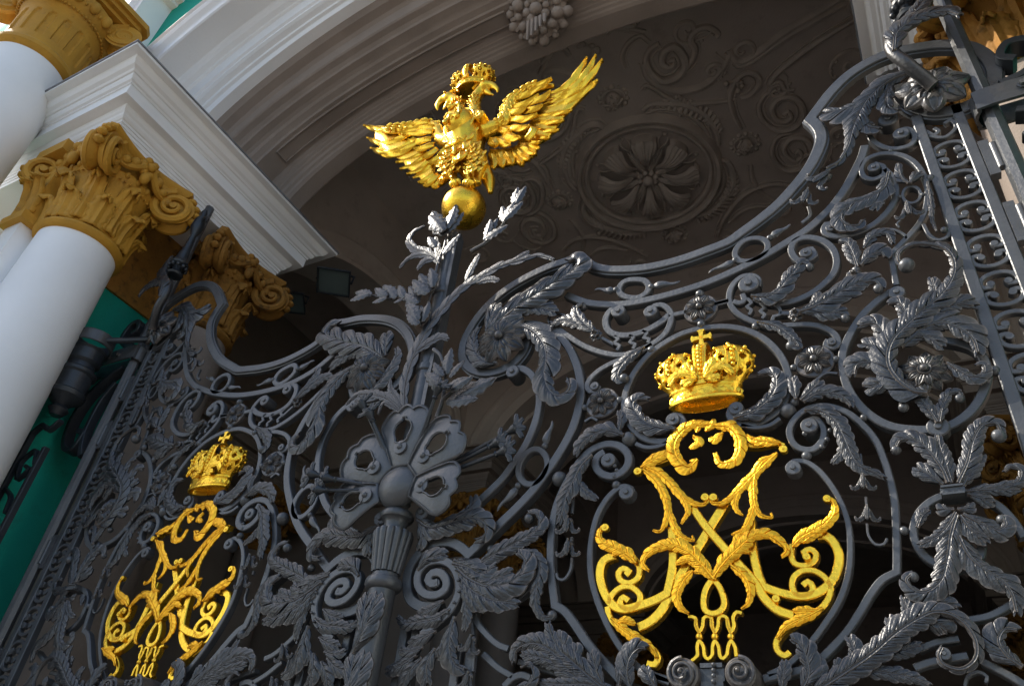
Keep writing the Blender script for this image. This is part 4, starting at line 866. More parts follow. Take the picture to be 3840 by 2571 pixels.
    mb.box(*sorted((s*4.96, s*6.6)), -1.5, -.97, 11.42, 11.6); mb.box(*sorted((s*5.06, s*6.6)), -1.42, -.97, 11.35, 11.42); mb.box(*sorted((s*5.0, s*6.6)), -1.46, -.97, 11.6, 16)
    mb.build('pier', 'white', pal, smooth=False)
    mb = MB(); mb.box(*sorted((s*4.45, s*14)), -.96, 20, 7.50, 8.10) if False else None
# green wall above, pierced by the arch
def ell(a, b, n=96): return [(a*math.cos(PI*i/n), 8.15+b*math.sin(PI*i/n)) for i in range(n+1)]
def ringwall(name, a, b, y, x1, z1, m, par=pal, flip=False):
    E = ell(a, b); mb = MB(); G0 = []; G1 = []
    for x, z in E:
        th = math.atan2(z-8.15, x); c, s_ = math.cos(th), math.sin(th)
        k = min(x1/max(abs(c), 1e-6), (z1-8.15)/max(s_, 1e-6)); G0.append((x, y, z)); G1.append((c*k, y, 8.15+s_*k))
    mb.grid([G0, G1]); return mb.build(name, m, par, smooth=False)
ringwall('upper_wall', 5.40, 3.40, -.98, 14, 17, 'green')
mb = MB(); mb.box(-14, -8.3, -.5, 1.2, 0, 8.15); mb.box(8.3, 14, -.5, 1.2, 0, 8.15); mb.build('side_wall', 'green', pal, smooth=False)
def arch(prof, m, name, par=pal, ax='y', c=0.0, n=120):
    mb = MB(); G = []
    for i in range(n+1):
        t = PI*i/n; row = []
        for a, b, y in prof:
            x, z = a*math.cos(t), 8.15+b*math.sin(t)
            row.append((x, y, z) if ax == 'y' else (y, c+x, z))
        G.append(row)
    mb.grid(G); return mb.build(name, m, par, ang=14)
arch([(5.44, 3.44, -.97), (5.44, 3.44, -1.10), (5.43, 3.43, -1.13), (5.42, 3.42, -1.13), (5.40, 3.40, -1.10), (5.36, 3.36, -1.10), (5.32, 3.31, -1.08), (5.27, 3.26, -1.03), (5.25, 3.24, -1.02), (5.14, 3.12, -1.02), (5.12, 3.10, -1.0), (5.10, 3.09, -.70), (5.07, 3.06, -.68), (5.04, 3.02, -.67), (5.01, 2.99, -.64), (4.99, 2.97, -.58), (4.97, 2.95, -.57),
      (4.95, 2.94, -.54), (4.72, 2.74, -.53), (4.70, 2.72, -.50), (4.66, 2.68, -.50), (4.63, 2.66, -.47), (4.60, 2.64, -.41), (4.56, 2.61, -.40), (4.54, 2.60, -.36), (4.50, 2.58, -.35), (4.45, 2.55, -.33), (4.44, 2.545, -.20)], 'white', 'archivolt')
arch([(4.44, 2.545, -.20), (4.42, 2.50, -.16), (4.40, 2.48, -.14), (4.39, 2.46, -.04), (4.37, 2.44, -.02), (4.36, 2.42, .0), (4.35, 2.27, .03), (4.34, 2.25, .05), (4.33, 2.23, .12), (4.31, 2.20, .16), (4.29, 2.175, .18), (4.28, 2.165, .26), (4.26, 2.15, .30), (4.22, 2.13, .33), (4.20, 2.12, .37), (4.18, 2.11, .40),
      (4.15, 2.09, .42), (4.14, 2.085, .72), (4.10, 2.07, .74), (4.08, 2.06, .76), (4.05, 2.04, .77), (4.02, 2.03, .80), (4.0, 2.02, .81), (3.98, 2.01, .84), (3.93, 1.99, .86), (3.91, 1.98, .89), (3.87, 1.965, .91), (3.84, 1.95, .95), (3.83, 1.945, 1.14), (3.84, 1.95, 1.16)], 'shaded_plaster', 'inner_archivolt')
# keystone rosette
mb = MB(); kc = (.04, .60, 10.14)
D = Vector((0, -.62, -.78)).normalized()
mb.lathe([(.34, -.02), (.34, .03), (.30, .05), (.02, .055)], kc, 40, D)
q = D.to_track_quat('Z', 'Y')
for rr, nn, rb, up_ in ((.25, 12, .07, .06), (.36, 15, .06, .02), (.12, 8, .06, .10)):
    for k in range(nn):
        a = 2*PI*k/nn; c = Vector(kc)+q @ Vector((rr*math.cos(a), rr*math.sin(a), up_)); mb.ball(c, rb*(.8+.4*((k*7) % 3)/2), 8)
for k in range(16):
    a = 2*PI*k/16; mb.tube([Vector(kc)+q @ Vector((r_*math.cos(a), r_*math.sin(a), .05)) for r_ in (.15, .26, .36)], [.025, .035, .025], 6)
mb.ball(Vector(kc)+D*.12, .08, 12)
for k in range(5): mb.tube([Vector(kc)+q @ Vector((dx*.3, 0, .05))+Vector((dx, 0, -.20)) for dx in ((k-2)*.04,)]+[Vector(kc)+Vector(((k-2)*.07, .05-.03*k % 2, -.48))], [.03, .015], 6)
mb.build('keystone_rosette', 'shaded_plaster', pal)
for s in (-1, 1):                            # raised panel frames on the arch band beside the keystone
    mb = MB(); P = []
    for t0, t1, y in ((.16, .47, .48), (.16, .47, .66)):
        P.append([( s*(4.14)*math.cos(PI*(t0+(t1-t0)*i/30)), y, 8.15+(2.075)*math.sin(PI*(t0+(t1-t0)*i/30))) for i in range(31)])
    mb.tube(P[0]+P[1][::-1], .016, 6, closed=True); mb.build('arch_panel', 'shaded_plaster', pal)
# ---- passage: vault, ribs, side arches, far columns
mb = MB(); mb.box(-9, 9, 1.0, 26, 11.5, 11.8); mb.build('ceiling', 'plaster', pal, smooth=False)
ringwall('arch_back', 3.84, 1.95, 1.16, 9, 11.6, 'plaster')
for k, (y0, y1) in enumerate(((7.0, 9.2), (15.0, 17.0))):
    ringwall('cross_wall', 3.84, 1.95, y0, 9, 11.6, 'plaster'); ringwall('cross_wall', 3.84, 1.95, y1, 9, 11.6, 'plaster')
    arch([(4.4, 2.5, y0-.005), (4.4, 2.5, y0-.06), (4.36, 2.46, y0-.08), (4.30, 2.40, y0-.07), (4.26, 2.37, y0-.03), (4.1, 2.2, y0-.03), (4.07, 2.17, y0-.07), (4.0, 2.1, y0-.08), (3.92, 2.0, y0-.05), (3.84, 1.95, y0-.03), (3.84, 1.95, y0+.3), (3.78, 1.89, y0+.32), (3.78, 1.89, y0+.5), (3.84, 1.95, y0+.52), (3.84, 1.95, y1-.5), (3.78, 1.89, y1-.48), (3.78, 1.89, y1-.3), (3.84, 1.95, y1-.28), (3.84, 1.95, y1)], 'plaster', 'vault_rib')
    for s in (-1, 1):
        entab(9, 3.9, y0, y1, s, 'shaded_plaster')
        column(s*4.35, y0+.45, .36, 7.5, 1.06, .53, 'shaded_plaster', 'ochred'); column(s*4.35, y1-.45, .36, 7.5, 1.06, .53, 'shaded_plaster', 'ochred')
        mb = MB(); mb.box(*sorted((s*4.6, s*9)), y0+.1, y1-.1, 0, 7.5); mb.build('pier_wall', 'shaded_plaster', pal, smooth=False)
for s in (-1, 1):
    for yc, hw in ((4.15, 2.85), (12.1, 2.9)):
        # side arch standing along the passage
        X0 = s*4.55
        E = [(hw*math.cos(PI*i/60), 8.15+1.9*math.sin(PI*i/60)) for i in range(61)]
        mb = MB(); G0, G1 = [], []
        for x, z in E:
            th = math.atan2(z-8.15, x); c, s_ = math.cos(th), math.sin(th); k = min((hw+.02)/max(abs(c), 1e-6), 3.4/max(s_, 1e-6)); G0.append((X0, yc+x, z)); G1.append((X0, yc+c*k, 8.15+s_*k))
        mb.grid([G0, G1]); mb.build('side_arch_wall', 'plaster', pal, smooth=False)
        arch([(hw, 2.2, X0), (hw, 2.2, X0-s*.05), (hw-.05, 2.14, X0-s*.07), (hw-.12, 2.05, X0-s*.05), (hw-.16, 1.98, X0-s*.02), (hw-.3, 1.84, X0-s*.02), (hw-.33, 1.80, X0-s*.05), (hw-.4, 1.74, X0-s*.03), (hw-.4, 1.74, X0+s*.9), (hw-.1, 1.9, X0+s*.95)], 'plaster', 'side_arch', ax='x', c=yc, n=60)
    mb = MB(); mb.box(*sorted((s*8.6, s*9)), 1.2, 26, 0, 11.5); mb.build('side_wall', 'shaded_plaster', pal, smooth=False)
    column(s*8.2, 2.6, .36, 7.5, 1.06, .53, 'shaded_plaster', 'ochred'); column(s*8.2, 6.2, .36, 7.5, 1.06, .53, 'shaded_plaster', 'ochred')
    entab(9.5, 7.8, 1.4, 7.0, s, 'shaded_plaster')
mb = MB(); mb.box(-9, 9, 26, 26.4, 0, 11.5); mb.build('end_wall', 'plaster', pal, smooth=False)
# stucco relief of the first bay ceiling
ZC = 11.5
def tubeC(mb, pts, w, flat=.8):
    P = smooth_path(pts, .03); n = len(P)
    mb.tube([(p[0], p[1], ZC-.012) for p in P], [w*(.55+.45*math.sin(PI*i/(n-1))) for i in range(n)], 8, flat)
med = empty('ceiling_medallion'); med.parent = pal
mc = (0.0, 4.57)
mb = MB()
def lz(prof): mb.lathe([(r_, -h_) for r_, h_ in prof], (mc[0], mc[1], ZC), 80, cap=False)
lz([(.97, 0), (.97, .07), (1.0, .10), (1.03, .10), (1.05, .05), (1.08, .05), (1.10, .12), (1.15, .14), (1.18, .10), (1.21, 0)]); mb.build('ring_moulding', 'relief', med)
for k in range(8):
    a = 2*PI*k/8+.25; mb = MB(); T = np.array([math.cos(a), math.sin(a)]); N = np.array([-T[1], T[0]]); G = []
    for i in range(14):
        t = i/13; r_ = .22+.60*t; row = []
        for j in range(15):
            c = (j-7)/7; wd = np.interp(t, (0, .35, .7, .9, 1), (.035, .075, .145, .205, .19))
            rr = r_-.07*abs(c)**3*t; p = np.array(mc)+T*rr+N*c*wd
            h = .05+.20*math.sin(PI*min(1, t*.85))+.016*math.cos(c*26)*t-.05*abs(c)**4+(.03 if t > .93 else 0)
            row.append((p[0], p[1], ZC-h))
        G.append(row)
    G.append([(q[0]+T[0]*.01, q[1]+T[1]*.01, ZC) for q in G[-1]])
    mb.grid(G); mb.build('petal', 'relief', med, ang=60)
    a += PI/8; mb = MB(); T = np.array([math.cos(a), math.sin(a)])
    for dx in (-.04, 0, .04):
        N = np.array([-T[1], T[0]]); mb.tube([(mc[0]+T[0]*r_+N[0]*dx*(r_*2), mc[1]+T[1]*r_+N[1]*dx*(r_*2), ZC-.05) for r_ in (.15, .3, .46, .60)], [.025, .045, .045, .012], 6)
    mb.build('petal_sprig', 'relief', med)
mb = MB(); mb.ball((mc[0], mc[1], ZC-.15), .09, 14)
for k in range(8): mb.ball((mc[0]+.13*math.cos(k*PI/4), mc[1]+.13*math.sin(k*PI/4), ZC-.10), .05, 10)
mb.build('boss', 'relief', med)
for q0 in (.35, 1.95, 3.5, 5.1):
    mb = MB()
    for k in range(15):
        a = q0+.062*k; ca, sa = math.cos(a), math.sin(a); w_ = math.sin(PI*(k+.8)/15.6)
        mb.tube([(mc[0]+(1.27+.05)*ca, mc[1]+1.32*sa, ZC), (mc[0]+(1.36)*ca, mc[1]+1.36*sa, ZC-.06*w_-.02), (mc[0]+(1.36+.14*w_)*ca, mc[1]+(1.36+.14*w_)*sa, ZC-.03), (mc[0]+(1.38+.18*w_)*ca, mc[1]+(1.38+.18*w_)*sa, ZC)], .034, 6)
    mb.build('shell_ruffle', 'relief', med)
for k in range(8):
    a = 2*PI*k/8+.25+PI/8; mb = MB(); ca, sa = math.cos(a), math.sin(a)
    for sd in (-1, 1):
        P = []
        for i in range(16):
            t = i/15; rr = .60+.22*t; off = sd*(.02+.10*t**1.5*(1-.55*max(0, t-.6)/.4)); P.append((mc[0]+ca*rr-sa*off, mc[1]+sa*rr+ca*off, ZC-.03-.03*math.sin(PI*t)))
        mb.tube(P, [.022*(1-.4*i/15) for i in range(16)], 6)
    mb.ball((mc[0]+ca*.86, mc[1]+sa*.86, ZC-.02), .035, 8); mb.build('petal_curl', 'relief', med)
scr = empty('ceiling_relief'); scr.parent = pal
for w_, pts in CEIL:
    q = [(a/1000, b/1000) for a, b in pts]; mx = sum(p[0] for p in q)/len(q)
    for s in (1, -1) if mx > .2 else (1,):
        mb = MB(); p2 = [(s*a, b) for a, b in q]; tubeC(mb, p2, w_/1000*1.35)
        PP = smooth_path(p2, .03); A, sc_ = normals(PP)
        mb.tube([(p[0]+n_[0]*w_/1000*1.5, p[1]+n_[1]*w_/1000*1.5, ZC-.008) for p, n_ in zip(PP, A)], w_/1000*.35, 6)
        mb.build('scroll_relief', 'relief', scr)
for x, y, r_ in HEADS:
    x, y = x/1000, y/1000; mb = MB()
    mb.tube([(x+.17*math.cos(a), y+.15*math.sin(a), ZC-.01) for a in [2*PI*k/30 for k in range(30)]], .022, 8, closed=True)
    dv = Vector((x, y-mc[1], 0)).normalized() if abs(x) > .1 or True else 0; u = -dv if True else dv
    R_ = Vector((-u.y, u.x, 0))
    def hp(a, b, c): return Vector((x, y, ZC-c))+R_*a+u*b
    mb.ball((x, y, ZC-.04), .115, 18, (1, 1.05, .8))
    mb.tube([hp(0, .03, .13), hp(0, -.01, .15), hp(0, -.03, .165)], [.010, .016, .02], 8)
    for s in (-1, 1):
        mb.ball(hp(.04*s, .03, .115), .017, 8); mb.tube([hp(.015*s, .052, .125), hp(.045*s, .06, .118), hp(.075*s, .045, .10)], .009, 6); mb.ball(hp(.05*s, -.03, .10), .03, 10)
        for k in range(5): mb.ball(hp((.03+.025*k)*s, .105-.018*k, .07), .030, 8)
    mb.tube([hp(-.028, -.062, .118), hp(0, -.068, .128), hp(.028, -.062, .118)], .008, 6); mb.ball(hp(0, -.095, .10), .025, 8)
    for k in range(14):
        a = 2*PI*k/14; mb.ball((x+.21*math.cos(a), y+.19*math.sin(a), ZC-.0), .030+.01*(k % 3), 8)
    mb.build('mask_relief', 'relief', scr)
for x, y, r_, a0, dr in ((1.95, 2.95, .22, .5, 1), (2.45, 5.25, .24, 2.5, -1), (1.85, 6.1, .26, 4.0, 1), (.85, 6.5, .2, 1.0, -1), (1.35, 2.35, .22, 3.3, -1), (2.95, 2.15, .26, 1.2, 1), (3.25, 3.75, .28, 5.0, -1), (.55, 1.65, .18, 2.2, 1), (2.9, 4.9, .2, .2, 1), (3.5, 2.9, .2, 3.9, 1), (2.25, 3.75, .16, 1.9, -1), (1.5, 3.1, .15, 5.6, 1), (2.3, 1.7, .2, 4.4, -1), (3.6, 5.2, .26, 2.9, 1)):
    for s in (1, -1):
        mb = MB(); P = [(s*(x+r_*(.08+.92*(i/34))*math.cos(a0+dr*i/34*8.5)), y+r_*(.08+.92*(i/34))*math.sin(a0+dr*i/34*8.5)) for i in range(35)]
        e_ = P[-1]; P += [(e_[0]+s*.10*math.cos(a0+dr*9.6), e_[1]+.10*math.sin(a0+dr*9.6)), (e_[0]+s*.26*math.cos(a0+dr*9.9), e_[1]+.26*math.sin(a0+dr*9.9))]
        mb.tube([(p[0], p[1], ZC-.01) for p in P], [.018+.030*math.sin(PI*min(1, i/36)) for i in range(37)], 7, .8)
        for j in range(4):
            q = P[-1-j*2]; mb.ball((q[0]+s*.03*(j % 2), q[1]+.03, ZC-.01), .032, 7)
        mb.build('leaf_scroll', 'relief', scr)
for (x, y) in ((.95, 3.55), (1.15, 5.4), (.85, 3.4), (-.95, 3.55), (-1.15, 5.4), (0, 2.02), (1.7, 3.45), (-1.7, 3.45)):
    mb = MB()
    for k in range(11): mb.ball((x+rng.uniform(-.12, .12), y+rng.uniform(-.12, .12), ZC-.03), rng.uniform(.025, .05), 8)
    mb.build('fruit_relief', 'relief', scr)
for yy in (2.25, 7.6-.7):
    mb = MB()
# ---- floodlights on the entablature's inner end
def flood(x, y, z, sc, rz, tilt):
    root = empty('floodlight', (x, y, z)); 
    mb = MB(); a = .13*sc; G = []
    for q, d in ((.55, .10), (.8, .06), (1.0, 0), (1.06, -.01), (1.06, -.03), (.97, -.03), (.95, -.015)):
        G.append([(c*q*a*1.15, s_*q*a, d*sc) for c, s_ in ((-1, -1), (1, -1), (1, 1), (-1, 1))])
    o = mb.grid(G, cv=True); mb.f.append((o, o+1, o+2, o+3)); mb.box(-.03*sc, .03*sc, -.05*sc, .05*sc, .10*sc, .16*sc)
    mb.build('housing', 'dark', root, smooth=False)
    mb = MB(); mb.box(-a*1.1, a*1.1, -a*.94, a*.94, -.014*sc, -.010*sc); mb.build('glass', 'glass', root, smooth=False)
    mb = MB(); mb.tube([(-a*1.25, 0, .0), (-a*1.25, 0, .14*sc), (0, 0, .2*sc), (a*1.25, 0, .14*sc), (a*1.25, 0, 0)], .012*sc, 6); mb.build('bracket', 'dark', root)
    root.rotation_euler = (R(tilt), 0, R(rz)); return root
f = flood(-3.22, 1.70, 7.78, 1.35, 35, -22); tag(f, 'larger black floodlight at the inner end of the white cornice', 'floodlight', 'floodlights beside the arch')
f = flood(-3.98, 1.78, 7.72, 1.15, 30, -20); tag(f, 'smaller black floodlight beside the ochre capital volute, below the other one', 'floodlight', 'floodlights beside the arch')
# ---- iron side railing and its lantern drum between the left post and the white column
rl = empty('side_railing', (0, 0, 0)); tag(rl, 'black iron side railing with scrolled top against the green wall, left of the gate', 'railing')
for x, zt in ((-3.80, 4.35), (-4.15, 4.55)):
    mb = MB(); bar(mb, [(x, .2), (x, zt)], .05, .05, -.32); mb.build('upright_bar', 'dark', rl)
for k in range(5):
    z = 4.2-.75*k; mb = MB(); bar(mb, [(-3.85, z), (-3.95, z+.15), (-4.08, z+.05), (-4.0, z-.12), (-3.9, z-.05), (-3.97, z)], .03, .04, -.31); bar(mb, [(-4.1, z-.2), (-3.95, z-.3), (-3.9, z-.45)], .03, .04, -.31); mb.build('scroll_bar', 'dark', rl)
mb = MB(); bar(mb, [(-4.2, 4.5), (-4.05, 4.62), (-3.9, 4.55), (-3.78, 4.62)], .04, .05, -.32); mb.build('top_rail', 'dark', rl)
lt = empty('wall_bracket', (-3.92, -.30, 5.22)); tag(lt, 'dark drum bracket with an iron hoop on the green wall by the gate post', 'wall bracket')
mb = MB(); mb.lathe([(.05, -.52), (.09, -.46), (.06, -.42), (.12, -.36), (.16, -.33), (.17, -.29), (.15, -.27), (.15, -.10), (.17, -.08), (.17, -.05), (.13, -.02), (.12, .03), (.15, .06), (.15, .17), (.17, .19), (.12, .22)], (0, 0, 0), 24); mb.build('drum', 'dark', lt)
mb = MB(); mb.lathe([(.17, .24), (.18, .25), (.18, .36), (.17, .37)], (0, 0, 0), 32, cap=False); o = mb.build('hoop', 'iron', lt); md = o.modifiers.new('t', 'SOLIDIFY'); md.thickness = .012
mb = MB(); mb.tube([(.12, 0, .30), (.3, .1, .33), (.45, .3, .45)], .03, 8); mb.build('bracket_arm', 'dark', lt)

# ================================================================ GATE LEAVES
def copy_tree(o, parent=None):
    c = o.copy(); COL.objects.link(c); c.parent = parent
    for ch in list(o.children): copy_tree(ch, c)
    return c
def copy_children(src, dst):
    for ch in list(src.children): copy_tree(ch, dst)

gate = empty('gate_leaf', (0, 0, 0))
tag(gate, 'right wrought iron gate leaf with the larger gilded crown and cipher', 'gate', 'pair of wrought iron gate leaves')
cipher = None
def make_entry(e, parent, m):
    k, n = e[0], e[1]; mb = MB()
    if k == 'B':
        _, _, _, w_, w2, d, y, c, st, p = e
        bar(mb, parse(p), w_/1000, d/1000, y/1000, bool(c), bool(st), w2/1000)
    elif k == 'L':
        _, _, _, w_, kk, y, fl, p = e
        acanthus(mb, parse(p), w_/1000*(1.0 if m == 'gold' else 1.0), kk, y/1000, fl+('g' if m == 'giltleaf' else ''))
    elif k == 'K':
        _, _, _, x, z, r, d, y = e; cylY(mb, x/1000, z/1000, r/1000, y/1000, (y+d)/1000)
    elif k == 'S':
        _, _, _, x, z, r, y = e; mb.ball((x/1000, y/1000+r/2000, z/1000), r/1000, 16)
    elif k == 'R':
        _, _, _, x, z, r = e; x, z, r = x/1000, z/1000, r/1000
        cylY(mb, x, z, r, 0.0, .035, 36, .06, False); petals(mb, x, z, r*.88, 8, -.006, .22, .95, .2, .12, .10); mb.ball((x, -.02, z), r*.2, 14)
    elif k == 'F':
        _, _, _, x, z, r, kk, y = e; x, z, r, y = x/1000, z/1000, r/1000, y/1000
        petals(mb, x, z, r, kk, y+.02, .15, 1.15, .1); petals(mb, x, z, r*.72, kk, y-.005, .15, 1.1, .1+PI/kk)
        mb.lathe([(r*.26, 0), (r*.27, .01), (r*.24, .02), (r*.16, .015)], (x, y-.01, z), 20, (0, -1, 0)); mb.ball((x, y-.03, z), r*.17, 14)
    elif k == 'V':
        _, _, _, x, z, r, s_ = e; volute(mb, x/1000, z/1000, r/1000, s_)
    elif k == 'W':
        flame(mb, *[q/1000 for q in e[3:]])
    elif k == 'C':
        _, _, _, x, z, r, a = e; bell(mb, x/1000, z/1000, r/1000*.62, a)
    elif k == 'X':
        _, _, _, x, z, a, b = e; x, z, a, b = x/1000, z/1000, a/2000, b/2000
        mb.box(x-a, x+a, -.05, .05, z-b*.55, z+b*.55); mb.box(x-a*.9, x+a*.9, -.06, .05, z-b, z-b*.6); mb.box(x-a*.9, x+a*.9, -.06, .05, z+b*.6, z+b)
    return mb.build(n, m, parent)
count = {}
for e in TRACE:
    if e[2] != 'i': continue
    m = 'iron' if e[0] in 'BKSWX' else 'leaf'
    n = e[1]; count[n] = count.get(n, 0)+1
    make_entry(e, gate, m)
# verticals of the leaf: edge rails, the ladder of C scrolls between them, hinges
for x in (3.275, 3.485):
    mb = MB(); bar(mb, [(x, .35), (x, 5.62)], .058, .05, 0); mb.build('edge_rail', 'iron', gate)
for x, zt in ((.155, 2.75), (.235, 2.78), (.52, 2.62), (.60, 2.6), (.36, 2.35)):
    mb = MB(); bar(mb, [(x, .35), (x, zt)], .05 if x != .36 else .03, .045, .004); mb.build('upright_bar', 'iron', gate)
def cpair(mb, x, z, s=1.0):
    for sg in (1, -1):
        P = []
        for i in range(9):
            a = PI*(1.12-1.24*i/8); P.append((x+.082*math.cos(a), z+sg*(.045+.058*math.sin(a))))
        hook = [(x-.040, z+sg*.022), (x-.030, z+sg*.046)]
        hook2 = [(x+.040, z+sg*.022), (x+.030, z+sg*.046)]
        bar(mb, hook[::-1]+P+hook2, .026, .035, .006)
        for dx in (-.038, .038): cylY(mb, x+dx, z+sg*.037, .019, .004, .042, 14, .1, False)
z = 5.475
mb = MB()
bar(mb, [(3.30, 5.47), (3.33, 5.42), (3.36, 5.44), (3.345, 5.475)], .024, .035, .006); bar(mb, [(3.31, 5.42), (3.38, 5.375), (3.45, 5.43), (3.44, 5.50), (3.40, 5.49)], .024, .035, .006)
mb.build('ladder_scroll', 'iron', gate)
z = 5.22
while z > 1.7:
    mb = MB(); cpair(mb, 3.382, z); mb.build('ladder_scroll', 'iron', gate); z -= .2535
for z in (5.10, 4.60, 3.5, 2.6):
    mb = MB(); mb.box(3.515, 3.565, -.012, .04, z-.14, z+.14); mb.lathe([(.022, -.10), (.022, .10)], (3.58, -.0, z), 12); mb.build('hinge', 'iron', gate)

def gilt_crown(parent, cx, cy, z0, sc=1.0, cross=True):
    yk = .52 if cross else 1.0
    """mitre-shaped crown: band, two pierced shells, central arch, cross"""
    root = MB()
    def X(x, y, z): return (cx+x*sc, cy+y*sc*yk, z0+z*sc)
    ry = .72
    pr = [(.190, 0), (.203, .004), (.207, .016), (.198, .022), (.192, .030), (.190, .066), (.196, .074), (.204, .080), (.204, .092), (.192, .098), (.180, .100)]
    G = [[X(r*math.cos(a), r*ry*math.sin(a), z) for a in [2*PI*k/56 for k in range(56)]] for r, z in pr]
    root.grid(G, cv=True)
    G = [[X(r*math.cos(a), r*ry*math.sin(a), z) for a in [2*PI*k/56 for k in range(56)]] for r, z in ((.190, 0), (.175, .004), (.165, .035), (.0005, .04))]
    root.grid(G, cv=True)
    for k in range(20):                      # raised lozenges round the band
        a = 2*PI*k/20; hw = .027 if k % 2 else .017
        c = lambda da, dz, o: X((.193+o)*math.cos(a+da/.19), (.193+o)*ry*math.sin(a+da/.19), .048+dz)
        root.add([c(-hw, 0, 0), c(0, .020, 0), c(hw, 0, 0), c(0, -.020, 0), c(0, 0, .013)], [(0, 1, 4), (1, 2, 4), (2, 3, 4), (3, 0, 4)])
    crown = root.build('crown', 'gold', parent)
    su = (0, .1, .25, .42, .58, .72, .84, .93, 1); sr = (.078, .092, .130, .160, .166, .152, .118, .07, .012); sz = (.095, .115, .155, .205, .250, .295, .330, .343, .347)
    for s in (-1, 1):
        nu, nv = 60, 132
        def pt(u, a, o=0):
            r = np.interp(u, su, sr)+o; z = np.interp(u, su, sz)+o*.3; c = math.cos(a); q = r*c*(1 if c > 0 else .5)
            return X(s*(.120+q-.012*(z-.1)/.25), r*.98*math.sin(a), z+.0*q)
        cen = []
        for row, u in enumerate((.20, .36, .53, .69)):
            nn = 8
            for k in range(nn): cen.append((u, 2*PI*(k+.5*(row % 2))/nn))
        def skip(i, j):
            u = (i+.5)/(nu-1); a = 2*PI*(j+.5)/nv; r = np.interp(u, su, sr)
            for cu, ca in cen:
                du = (u-cu)*.36; da = ((a-ca+PI) % (2*PI)-PI)*r
                if max(abs(du), abs(da)) < .0255 and min(abs(du), abs(da)) < .0095: return True
                if max(abs(du), abs(da)) < .0160: return True
            return False
        mb = MB(); mb.grid([[pt(i/(nu-1), 2*PI*j/nv) for j in range(nv)] for i in range(nu)], cv=True, skip=skip)
        for row, u in enumerate((.28, .445, .61, .77)):
            for k in range(8):
                a = 2*PI*(k+.5*((row+1) % 2)+.5)/8; p = pt(u, a, .004); mb.ball(p, .0125*sc, 10)
        for i in range(7):                   # the row of pearls beside the gap
            p = pt(.25+.10*i, PI*1.5-s*0 + (.42 if s > 0 else .42), .004); mb.ball(p, .0135*sc, 10)
        P = [pt(.06+.9*i/18, PI*1.5+.22, .001) for i in range(19)]; mb.tube(P, .0045*sc, 6)
        P = [pt(.06+.9*i/18, PI*1.5+.62, .001) for i in range(19)]; mb.tube(P, .0045*sc, 6)
        o = mb.build('crown_shell', 'gold', crown); md = o.modifiers.new('thick', 'SOLIDIFY'); md.thickness = .008*sc; md.offset = -1
    mb = MB()                                # central arch from front to back
    prof = [(-.140, .09), (-.152, .16), (-.165, .24), (-.160, .31), (-.12, .355), (-.05, .375), (.05, .375), (.12, .35), (.16, .30), (.16, .2), (.14, .09)]
    PP = smooth_path(prof, .02); A, sc_ = normals(PP)
    G = []
    for i in range(len(PP)):
        row = []
        t = min(1, max(0, (PP[i][1]-.09)/.27)); hw = .026+.016*t
        for dx, o in ((-hw, 0), (-hw, .012), (-hw*.72, .016), (-hw*.6, .006), (hw*.6, .006), (hw*.72, .016), (hw, .012), (hw, 0)):
            row.append(X(dx, PP[i][0]+A[i][0]*o*-1*-1, PP[i][1]+A[i][1]*o))
        G.append(row)
    mb.grid(G, cv=True)
    for i in range(9):
        t = i/8; y = np.interp(t, (0, .5, .85, 1), (-.158, -.176, -.172, -.15)); mb.ball(X(0, y, .12+.215*t), (.012+.008*t)*sc, 12)
    mb.ball(X(0, 0, .385), .03*sc, 14)
    mb.build('crown_arch', 'gold', crown)
    mb = MB()
    mb.box(cx-.026*sc, cx+.026*sc, cy-.166*sc*yk, cy-.135*sc*yk, z0+.085*sc, z0+.15*sc)
    if cross:
        for s in (-1, 1):
            for q in ([(s*.02, .115), (s*.07, .150), (s*.13, .150), (s*.17, .105)], [(s*.02, .115), (s*.06, .19), (s*.07, .23)], [(s*.02, .11), (s*.06, .10), (s*.09, .085)]):
                acanthus(mb, [(cx+a*sc, z0+b*sc) for a, b in q], .03*sc, 3, cy-.165*sc*yk-.01)
    mb.build('crown_ribbon', 'gold', crown)
    if cross:
        mb = MB(); zc = .445
        for ax, az_ in ((1, 0), (-1, 0), (0, 1), (0, -1)):
            L_ = .058 if ax else .055
            q = [(0, -.010), (L_*.75, -.014), (L_*.9, -.023), (L_, -.019), (L_*1.06, 0), (L_, .019), (L_*.9, .023), (L_*.75, .014), (0, .010)]
            V = []
            for yy, sc2 in ((-.03, 1), (.03, 1)):
                for a, b in q: V.append(X(ax*a-az_*b, yy-.02, zc+az_*a+ax*b))
            n = len(q); mb.add(V, [tuple(range(n)), tuple(range(2*n-1, n-1, -1))]+[(i, (i+1) % n, n+(i+1) % n, n+i) for i in range(n)])
        mb.lathe([(.012*sc, 0), (.009*sc, .03*sc)], X(0, -.02, .375), 10)
        mb.build('cross', 'gold', crown, ang=25)
    return crown
crown = gilt_crown(gate, 1.896, .010, 3.828, 1.0)
cb = MB()                                    # the cipher: first stroke is the part, the rest hang on it
for e in TRACE:
    if e[2] == 'm':
        o = make_entry(e, cipher or gate, 'giltleaf' if e[0] == 'L' else 'gold')
        if cipher is None: cipher = o; o.name = 'cipher'; o.data.name = 'cipher'
lg = empty('gate_leaf', (0, 0, 0)); copy_children(gate, lg); lg.scale = (-1, 1, 1)
tag(lg, 'left wrought iron gate leaf with the smaller gilded crown and cipher, beside the white column', 'gate', 'pair of wrought iron gate leaves')

